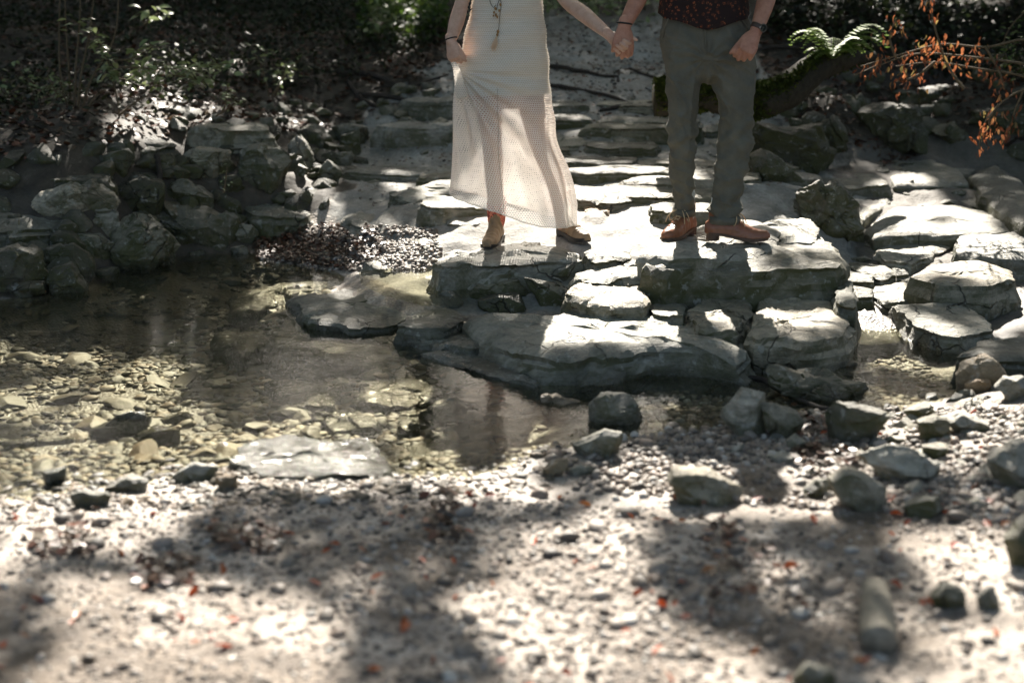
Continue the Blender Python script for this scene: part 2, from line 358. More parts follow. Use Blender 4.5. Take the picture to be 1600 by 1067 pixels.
def band(X, Y):
    P = np.stack([X, Y, X*0], -1); Z = H(X, Y); px, py = proj(np.stack([X, Y, Z], -1)); n = fbm(P, 3, 4, 21)
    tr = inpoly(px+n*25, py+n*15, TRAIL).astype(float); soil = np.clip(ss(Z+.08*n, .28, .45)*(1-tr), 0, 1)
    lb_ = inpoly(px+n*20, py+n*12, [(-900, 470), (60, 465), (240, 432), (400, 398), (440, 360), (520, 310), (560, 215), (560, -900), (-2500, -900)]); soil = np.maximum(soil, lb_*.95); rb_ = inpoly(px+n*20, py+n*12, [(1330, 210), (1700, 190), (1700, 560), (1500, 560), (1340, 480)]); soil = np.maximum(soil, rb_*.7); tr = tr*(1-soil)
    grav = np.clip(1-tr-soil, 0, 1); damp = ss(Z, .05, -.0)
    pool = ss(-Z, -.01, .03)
    return np.stack([grav, soil, pool, np.ones_like(grav)], -1)
def ground_mat():
    t = NT('ground'); p = t.pos(); at = t.n('ShaderNodeAttribute', attribute_name='zone'); s = t.n('ShaderNodeSeparateColor'); t.l(at.outputs['Color'], s.inputs[0])
    big = t.noise(p, 1.7, 5, .6); fine = t.noise(p, 42, 6, .7); med = t.noise(p, 9, 6, .65)
    rock = t.ramp(t.noise(p, 3, 6, .65, .6), [(.3, (.13, .125, .105)), (.5, (.26, .25, .225)), (.7, (.38, .37, .34))])
    rock = t.mix(.7, rock, t.ramp(fine, [(.3, .5), (.7, 1.35)]), 'MULTIPLY')
    grav = t.mix(t.ramp(t.noise(p, 1.6, 6, .65), [(.42, 0.), (.56, 1.)]), t.ramp(med, [(.3, (.05, .038, .028)), (.5, (.12, .093, .068)), (.7, (.20, .162, .124))]), t.ramp(med, [(.3, (.19, .158, .128)), (.5, (.35, .305, .26)), (.7, (.46, .415, .36))]))
    v = t.vor(p, 70); grav = t.mix(.55, grav, t.ramp(v.outputs['Color'], [(.0, .45), (1., 1.5)]), 'MULTIPLY')
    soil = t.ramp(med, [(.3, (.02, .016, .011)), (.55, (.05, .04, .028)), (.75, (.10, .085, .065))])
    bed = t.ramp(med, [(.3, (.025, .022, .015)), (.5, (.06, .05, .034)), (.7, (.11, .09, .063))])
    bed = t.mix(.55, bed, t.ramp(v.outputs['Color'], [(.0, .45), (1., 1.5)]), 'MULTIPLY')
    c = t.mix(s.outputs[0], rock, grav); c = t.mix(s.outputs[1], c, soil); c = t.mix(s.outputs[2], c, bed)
    h = t.math('ADD', t.math('MULTIPLY', med, 1.2), t.math('MULTIPLY', fine, .5)); h = t.math('SUBTRACT', h, t.math('MULTIPLY', t.math('MULTIPLY', v.outputs['Distance'], .6), t.math('MAXIMUM', s.outputs[0], s.outputs[2])))
    sz = t.n('ShaderNodeSeparateXYZ'); t.l(p, sz.inputs[0]); ro = t.ramp(t.math('ADD', sz.outputs[2], t.math('MULTIPLY', big, .06)), [(.02, .3), (.09, .75)])
    return t.fin(t.bsdf(c, ro, t.bump(h, .8, .012), .4))
def build_ground():
    def warp(a, b, c0, c1, n_in, n_out):
        return np.r_[np.linspace(a, c0, n_out)[:-1], np.linspace(c0, c1, n_in), np.linspace(c1, b, n_out)[1:]]
    xs = warp(-22, 22, -3.6, 3.6, 400, 45); ys = np.r_[np.linspace(-7, 2.2, 20)[:-1], 2.2*(12/2.2)**np.linspace(0, 1, 430), np.linspace(12, 40, 60)[1:]]
    X, Y = np.meshgrid(xs, ys); Z = H(X, Y); o = (np.abs(X) > 7) | (Y < 1) | (Y > 15)
    Z = np.where(Y > 30.9, Z+(Y-30.9)*.3, Z); Z = np.where(np.abs(X) > 14.9, Z+(np.abs(X)-14.9)*.3, Z)
    V = np.stack([X, Y, Z], -1).reshape(-1, 3)
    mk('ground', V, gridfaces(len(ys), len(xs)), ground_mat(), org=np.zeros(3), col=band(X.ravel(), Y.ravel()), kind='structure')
build_ground()
# ------------------------------------------------------------------ water
def water_mat():
    t = NT('water'); p = t.pos((1, 1.0, 1))
    a = t.noise(p, 7, 3, .5, .8); b = t.noise(t.pos((1, 2.2, 1)), 26, 3, .5, .3)
    wv = t.n('ShaderNodeTexWave', wave_type='RINGS', rings_direction='SPHERICAL', i_Scale=9., i_Distortion=2.5, i_Detail=2.)
    mp = t.n('ShaderNodeVectorMath', operation='SUBTRACT'); t.l(p, mp.inputs[0]); mp.inputs[1].default_value = (-.85, 6.2, 0); t.l(mp.outputs[0], wv.inputs[0])
    ln = t.n('ShaderNodeVectorMath', operation='LENGTH'); t.l(mp.outputs[0], ln.inputs[0]); fall = t.ramp(ln.outputs['Value'], [(.1, 1.), (.9, 0.)])
    h = t.math('ADD', t.math('MULTIPLY', a, 1.), t.math('MULTIPLY', b, .35)); h = t.math('ADD', h, t.math('MULTIPLY', t.math('MULTIPLY', wv.outputs[1], fall), .09))
    nrm = t.bump(h, .16, .014)
    tr = t.n('ShaderNodeBsdfTransparent'); tr.inputs[0].default_value = (.78, .77, .67, 1)
    gl = t.n('ShaderNodeBsdfGlossy', i_Roughness=.012); gl.inputs[0].default_value = (1, 1, 1, 1); t.l(nrm, gl.inputs['Normal'])
    gg = t.n('ShaderNodeNewGeometry'); dt = t.n('ShaderNodeVectorMath', operation='DOT_PRODUCT'); t.l(nrm, dt.inputs[0]); t.l(gg.outputs['Incoming'], dt.inputs[1])
    fq = t.math('POWER', t.math('SUBTRACT', 1., t.math('ABSOLUTE', dt.outputs['Value']), True), 5.); fv = t.math('ADD', t.math('MULTIPLY', fq, .98), .02, True)
    mx = t.n('ShaderNodeMixShader'); t.l(fv, mx.inputs[0]); t.l(tr.outputs[0], mx.inputs[1]); t.l(gl.outputs[0], mx.inputs[2])
    return t.fin(mx.outputs[0])
M['water'] = water_mat()
mk('pool_water', [(-6, 2.5, 0), (6, 2.5, 0), (6, 9, 0), (-6, 9, 0)], np.array([[0, 1, 2, 3]]), M['water'], org=np.zeros(3), kind='structure')
_up = [onz(a, b, .125) for a, b in [(560, 425), (610, 418), (690, 420), (735, 432), (742, 455), (715, 478), (660, 478), (600, 462), (565, 445)]]
mk('upper_pool_water', _up, [tuple(range(len(_up)))[::-1]], M['water'], org=np.zeros(3), kind='structure')
# ------------------------------------------------------------------ rocks
def outline(poly, n=72, seed=0, jit=.016, rnd=1, wob=None):
    P = np.asarray(poly, float); C = P.mean(0)
    if wob is None: wob = 1
    seg = np.linalg.norm(np.roll(P, -1, 0)-P, axis=1); cum = np.r_[0, np.cumsum(seg)]; t = np.linspace(0, cum[-1], n, endpoint=False)
    Q = np.empty((n, 2)); PP = np.vstack([P, P[:1]])
    for k in (0, 1): Q[:, k] = np.interp(t, cum, PP[:, k])
    for _ in range(rnd): Q = .5*Q+.25*(np.roll(Q, 1, 0)+np.roll(Q, -1, 0))
    d = Q-C; L = np.linalg.norm(d, axis=1)[:, None]
    sz = cum[-1]/4
    jn = fbm(np.c_[Q*(5), np.zeros(n)], 1, 3, seed)+.6*fbm(np.c_[Q*22, np.zeros(n)], 1, 3, seed+5)
    return Q+d/(L+1e-9)*(jn[:, None]*min(jit, sz*.05))*wob, sz
def cen(poly):
    P = np.asarray(poly); x, y = P[:, 0], P[:, 1]; x1, y1 = np.roll(x, -1), np.roll(y, -1); a = x*y1-x1*y; A = a.sum()/2
    return np.array([((x+x1)*a).sum(), ((y+y1)*a).sum()])/(6*A)
def slab(label, poly_px, drop, mat, seed, name='rock_slab', tilt=0., under=.08, amp=1., grp=None, ztop=None, round_=1., lift=0.):
    i = max(range(len(poly_px)), key=lambda k: poly_px[k][1]); fx, fy = poly_px[i]
    if ztop is None:
        D = hit(fx, fy+drop, lift)[1]; zt = W(fx, fy, D)[2]
    else: zt = ztop; D = onz(fx, fy, zt)[1]
    pts = []; mx_ = np.mean(poly_px, 0)
    if lift: poly_px = [tuple(mx_+(np.array(q)-mx_)*1.05) for q in poly_px]
    for a, b in poly_px:                        # a plane through the front edge, rising by tilt backwards
        d = ray(a, b); t = ((zt-tilt*D)-CAMH)/(d[2]-tilt*d[1]); q = CAM+d*t; pts.append(q[:2])
    C0 = cen(pts); n = 120
    Q, sz = outline(pts, n, seed); zb = float(min(H(Q[:, 0], Q[:, 1]).min(), zt-.02))-under
    hgt = zt-zb; rows = []; rs = [0.02, .14, .27, .4, .52, .63, .73, .81, .88, .935, .97]
    top = lambda xy: zt+tilt*(xy[:, 1]-D)
    e = min(.014, hgt*.2)*round_
    for r in rs:
        xy = C0+(Q-C0)*r; z = top(xy); P = np.c_[xy, z]
        z = z-.018*round_*max(0, (r-.6)/.4)**3*min(1, sz/.5)+amp*(.011*fbm(P, 3.2, 4, seed)+.0035*fbm(P, 16, 3, seed+3))
        z = z+amp*(.014*min(1, sz/.5)*facet(P*[1, 1.4, .5], 3.4, seed)+.006*facet(P, 11, seed+1)); fl = fbm(P, 4.5, 4, seed+11); z = z-amp*.012*ss(fl, .22, .25)-amp*.010*ss(fl, -.42, -.46)*-1*0
        fl2 = fbm(P*[1, 1.6, 1], 2.6, 4, seed+31); z = z+amp*.012*ss(fl2, .25, .29)
        rows.append(np.c_[xy, z])
    e = min(.009, hgt*.15)
    nm = Q-C0; nm /= np.linalg.norm(nm, axis=1)[:, None]
    ed = rows[-1][:, 2]
    for k, f in enumerate([0, .06, .13, .22, .33, .45, .55, .64, .73, .82, .91, 1.]):
        xy = Q.copy(); z0 = ed-e-.006*round_; z = z0*(1-f)+zb*f; P = np.c_[xy, z]
        off = .014*vn(np.c_[xy[:, 0]*1.5, xy[:, 1]*1.5, z*38], seed+7)+.016*fbm(P, 7, 4, seed+9)+.008*vn(np.c_[xy*6, z*90], seed+2)
        off = off*(.4+.6*amp)+amp*(.026*facet(P*[1, 1, 2.2], 4.2, seed+3)+.009*facet(P, 13, seed+5)); off = off*min(1, sz/.35)+min(.03, hgt*.12)*math.sin(f*2.4)-(.006 if k == 0 else 0)
        rows.append(np.c_[xy+nm*off[:, None], z])
    V = np.vstack(rows); Fq = [tuple(q) for q in gridfaces(len(rows), n, True)]; Fq.append(tuple(range(n))[::-1])
    o = mk(name, V, Fq, M[mat], label=label, cat='rock', group=grp, kind='thing')
    try: o.data.set_sharp_from_angle(angle=R(32))
    except Exception: pass
    return zt, D
def boulder(label, sil, mat, seed, name='boulder', depth=1., cuts=16, sink=.03, D=None, amp=1., grp=None, kmin=.58, flat=0.):
    sil = np.asarray(sil, float); i = int(np.argmax(sil[:, 1])); hp = hit(*sil[i])
    D0 = hp[1] if D is None else D
    w0 = (sil[:, 0].max()-sil[:, 0].min())/F*D0; h0 = (sil[:, 1].max()-sil[:, 1].min())/F*D0
    half = .5*depth*(.55*w0+.45*h0)
    Dm = D0+half*.75
    pts = np.array([W(a, b, Dm)[[0, 2]] for a, b in sil]); C0 = cen(pts); nth = 72; nph = 46
    Q, sz = outline(pts, nth, seed, .006, 1)
    ph = np.linspace(-math.pi/2, math.pi/2, nph); c = np.sign(np.cos(ph))*np.abs(np.cos(ph))**.55; s = np.sign(np.sin(ph))*np.abs(np.sin(ph))**.8
    d2 = (Q-C0); V = np.empty((nph, nth, 3)); V[..., 0] = d2[None, :, 0]*c[:, None]; V[..., 2] = d2[None, :, 1]*c[:, None]; V[..., 1] = half*s[:, None]
    V = V.reshape(-1, 3); r_ = np.random.default_rng(seed); V0 = V.copy()
    for k in range(cuts):
        n = r_.normal(size=3); n[1] *= 1.3; n[1] = -abs(n[1]) if k % 3 else n[1]; n /= np.linalg.norm(n)
        m = (V0@n).max(); kk = r_.uniform(kmin, .9) if abs(n[1]) > .45 else r_.uniform(.8, .96)
        ex = np.maximum(0, V@n-kk*m); V = V-ex[:, None]*n
    P = V+np.array([C0[0], Dm, C0[1]]); nn = V/(np.linalg.norm(V, axis=1)[:, None]+1e-6)
    a = amp*min(1., sz/.3)
    off = .014*fbm(P, 4.5, 4, seed)*a+.006*fbm(P, 18, 3, seed+4)*a+.030*a*facet(P, 4.6, seed+2)+.010*a*facet(P, 14, seed+6)-.012*a*ss(fbm(P*[1, 1, 1.8], 6, 3, seed+8), .28, .34)
    P = P+nn*off[:, None]
    o = mk(name, P, gridfaces(nph, nth, True), M[mat], label=label, cat='rock', group=grp, kind='thing')
    # sink it into the ground a little by extending the underside
    me = o.data; co = np.empty(len(me.vertices)*3, np.float32); me.vertices.foreach_get('co', co); co = co.reshape(-1, 3)
    lo = co[:, 2].min(); f = ss(co[:, 2], lo+.35*(co[:, 2].max()-lo), lo); co[:, 2] -= f*(sink+.25*half); me.vertices.foreach_set('co', co.ravel()); me.update()
    try: me.set_sharp_from_angle(angle=R(28))
    except Exception: pass
    return o
S = lambda t: [tuple(map(float, q.split(','))) for q in t.split()]
seed = 100
SL = [  # label | drop px | material | tilt | polygon of the top face in the photo (it is projected onto the rock's own level)
('long pale front slab crossed by the bright sun patch, lying along the channel', 46, 'lime', .02, '728,489 748,483 800,484 860,482 890,478 975,480 1071,493 1130,503 1163,520 1172,545 1160,556 1090,543 1020,541 980,545 900,556 850,556 790,538 765,527', 2.2),
('square pale block with a flat top, right end of the lower step', 62, 'lime', .02, '1161,520 1189,459 1275,461 1303,466 1325,496 1312,520 1240,527 1180,526', 1.3),
('grey paving block with a dark damp stain, in the middle of the lower step', 40, 'grey', .01, '1075,494 1106,451 1175,455 1178,474 1165,508 1152,517 1100,512', 1.),
('small grey wedge block left of the stained paving block', 30, 'grey', .01, '1004,474 1043,445 1073,453 1069,494 1024,488', 1.),
('sunlit bright slab stepping down between the two shadows, lower one', 26, 'lime', .02, '884,454 912,437 960,433 1011,433 1013,463 1000,474 947,476 908,466', 1.),
('sunlit slab directly above the lower bright step, with a chipped front', 20, 'lime', .02, '899,422 925,411 1000,403 1026,417 1019,431 970,435 925,438', 1.),
('flat shelf slab under the tan boots of the person in the dress', 30, 'lime', .02, '674,403 700,389 782,384 850,375 905,388 916,402 860,404 800,408 740,409 690,413', 1.2),
('small flat slab between the ankle boots and the brown shoes', 18, 'lime', .02, '912,399 925,386 970,386 992,392 984,403 930,409', 1.),
('massive layered ledge below the brown shoes, with a dark mossy front', 58, 'grey', .015, '1000,408 1040,382 1190,350 1265,352 1298,374 1322,398 1318,412 1200,414 1090,410 1040,416', 1.5),
('rounded top layer of stone that the brown shoes stand on', 14, 'lime', .03, '994,390 1030,366 1090,352 1150,338 1195,340 1222,358 1216,380 1180,394 1110,398 1040,400', 1.4),
('broken plate at the right end of the ledge, beside the upright block', 12, 'lime', .03, '1190,352 1215,338 1262,340 1285,358 1270,378 1225,376', 1.),
('narrow foot of the ledge dropping to the side channel', 62, 'grey', .02, '1300,455 1318,430 1332,440 1342,468 1338,478 1310,474', 1.),
('pale tilted shelf at the pool edge, leftmost of the wet shelves', 8, 'grey', .05, '455,463 500,452 570,448 625,450 655,466 650,488 610,503 550,507 480,497', 1.),
('wet shelf stone with a dark crack, joining the front slab', 14, 'wet', .05, '612,508 650,488 690,476 715,486 727,500 700,512 660,514', 1.),
('smooth wet grey shelf sloping into the pool beside the long front slab', 10, 'wet', .05, '630,522 712,496 760,520 766,542 735,546 690,536', 1.),
('low wet ridge of rock between the pool and the channel', 5, 'wet', .03, '655,549 700,540 790,564 850,580 842,600 775,588 707,568', 1.),
('large pale slab half submerged at the near edge of the pool', 7, 'wet', .03, '374,693 445,672 583,677 606,730 520,737 417,745 354,721', 1.),
('bright flat slab left of the dress hem, with a brown crumbling edge', 10, 'lime', .03, '540,333 590,316 669,313 692,330 669,340 569,351 548,346', 1.2),
('bright slab behind the dress hem, next to the crumbling slab', 9, 'lime', .03, '680,314 742,302 790,318 792,338 745,348 700,345', 1.),
('pale low slab between the crumbling slab and the left boot', 10, 'lime', .03, '640,370 695,357 745,350 775,362 753,380 703,380 663,385', 1.),
('small flat slab at the right edge of the red leaf bank', 10, 'lime', .0, '566,405 600,401 634,411 655,418 600,423', 1.),
('thin flat slab on the trail left of the dress', 7, 'lime', .03, '606,298 650,288 704,287 704,300 650,311', 1.),
('bright flagstone on the trail between the couple, nearest to the hem', 16, 'lime', .03, '880,296 955,284 1042,286 1046,304 960,316 900,312', 1.),
('tan edged flagstone right behind the boots', 8, 'tan', .02, '905,318 945,310 966,318 950,330 915,330', 1.),
('long low step crossing the trail behind the couple', 13, 'lime', .03, '862,250 930,240 1045,238 1110,246 1100,256 1045,256 940,262 868,264', 1.),
('flat step stone left of the man in trousers, shadowed below', 13, 'grey', .03, '931,205 967,193 998,195 1016,208 971,216', 1.),
('flat step stone right of the dress at knee height', 10, 'lime', .03, '862,212 900,200 938,207 942,219 900,226 866,226', 1.),
('wide step stone glimpsed between the trouser legs', 12, 'grey', .03, '1060,188 1120,172 1176,180 1180,198 1100,204', 1.),
('sunlit stone seen between the trouser shins', 12, 'grey', .03, '1080,258 1120,250 1130,266 1110,278 1082,280', 1.),
('cracked pale flagstone at the head of the right causeway', 5, 'lime', .01, '1345,258 1386,268 1397,285 1508,278 1503,265 1462,250 1459,224 1400,221 1368,225', 1.),
('flagstone right of the head flagstone, tapering to the bank', 7, 'lime', .01, '1464,224 1505,232 1541,252 1514,270 1474,260', 1.),
('flagstone between the mossy log and the upright block', 6, 'grey', .01, '1264,274 1330,268 1373,272 1390,285 1330,292 1262,288', 1.),
('sloping dark rock along the right edge of the causeway', 45, 'grey', .0, '1514,274 1555,254 1600,284 1635,330 1600,345 1556,322', 1.4),
('narrow flagstone across the causeway under the head flagstone', 8, 'grey', .01, '1392,292 1500,284 1545,302 1558,320 1480,311 1402,313', 1.),
('small flagstone behind the upright block', 8, 'grey', .01, '1332,300 1386,294 1393,316 1350,340 1336,330', 1.),
('long flagstone with a straight crack, widest of the right causeway', 16, 'lime', .01, '1354,354 1400,320 1496,318 1588,338 1606,356 1480,362 1376,364', 1.2),
('flagstone below the widest causeway stone, left one', 11, 'lime', .01, '1362,375 1382,368 1488,366 1484,384 1424,408 1384,405', 1.),
('flagstone at the right frame edge, crossed by a thin twig', 24, 'lime', .01, '1502,366 1600,361 1650,390 1610,402 1552,400 1494,392', 1.),
('bright wet paving stone at the head of the side channel', 8, 'wet', .03, '1330,468 1364,468 1413,516 1409,530 1345,535', 1.),
('small square flagstone above the wet paving stone', 6, 'lime', .02, '1368,444 1413,440 1430,464 1380,471 1366,459', 1.),
('thin dark paving strip beside the big ledge, upper of two', 5, 'grey', .01, '1322,421 1364,429 1367,439 1324,438', 1.),
('thin dark paving strip beside the big ledge, lower of two', 5, 'grey', .01, '1326,444 1363,450 1363,462 1330,463', 1.),
('wedge paving stone left of the big rounded causeway stone', 6, 'grey', .01, '1325,408 1388,416 1400,428 1376,434 1326,417', 1.),
('little square paving stone touching the wedge paving stone', 6, 'grey', .01, '1388,413 1416,413 1420,428 1402,430', 1.),
('little paving stone between the square flagstone and the big rounded stone', 6, 'grey', .01, '1408,437 1421,435 1430,452 1422,462', 1.),
('broad pale causeway stone beside the running water', 22, 'lime', .02, '1400,476 1465,469 1512,478 1541,496 1553,512 1500,522 1470,520 1437,504', 1.3),
('big rounded causeway stone with a thick dark front', 48, 'lime', .02, '1420,427 1456,409 1532,404 1578,420 1580,432 1545,442 1475,438', 1.6),
('large pale rock at the right frame edge above the shallows', 32, 'grey', .03, '1490,553 1535,528 1600,518 1650,540 1640,560 1560,564', 1.5),
('flat grey stone under the left stone wall, beside the bank path', 20, 'grey', .04, '373,318 400,308 454,316 484,330 482,338 432,338 391,334', 1.2),
('long thin cap stone on the upper row of the left wall', 14, 'lime', .03, '308,225 326,212 362,211 418,219 410,228 360,230', 1.),
('cap stone with a rounded right end, topmost of the left wall', 22, 'lime', .03, '294,203 330,190 384,187 421,191 418,199 350,203', 1.2),
('broad cap stone of the left wall next to the small sunny gravel', 20, 'grey', .03, '424,197 472,185 510,200 500,208 440,206', 1.2),
('mossy ledge stone in the upper left wall', 14, 'dark', .02, '45,274 121,254 178,268 172,278 90,280', 1.),
('big flat topped stone at the left frame edge above the pool', 44, 'grey', .05, '-30,336 27,318 101,334 104,344 40,352 -30,362', 1.3),
('flat stone tilted against the left wall centre', 16, 'lime', .1, '110,292 136,278 170,298 184,324 150,326 120,312', 1.),
('sunlit low stone just below the stump', 16, 'lime', .0, '68,232 100,216 132,216 134,228 90,240', 1.),
('sunlit low stone at the left frame edge beside the stump', 16, 'lime', .0, '-12,242 63,226 66,240 20,250', 1.),
('dark slab in the shade above the left wall', 12, 'dark', .02, '188,222 270,213 273,226 220,234', 1.),
('flat stone lying beside the fallen branches', 14, 'grey', .05, '538,177 571,164 590,171 566,188 545,190', 1.),
]
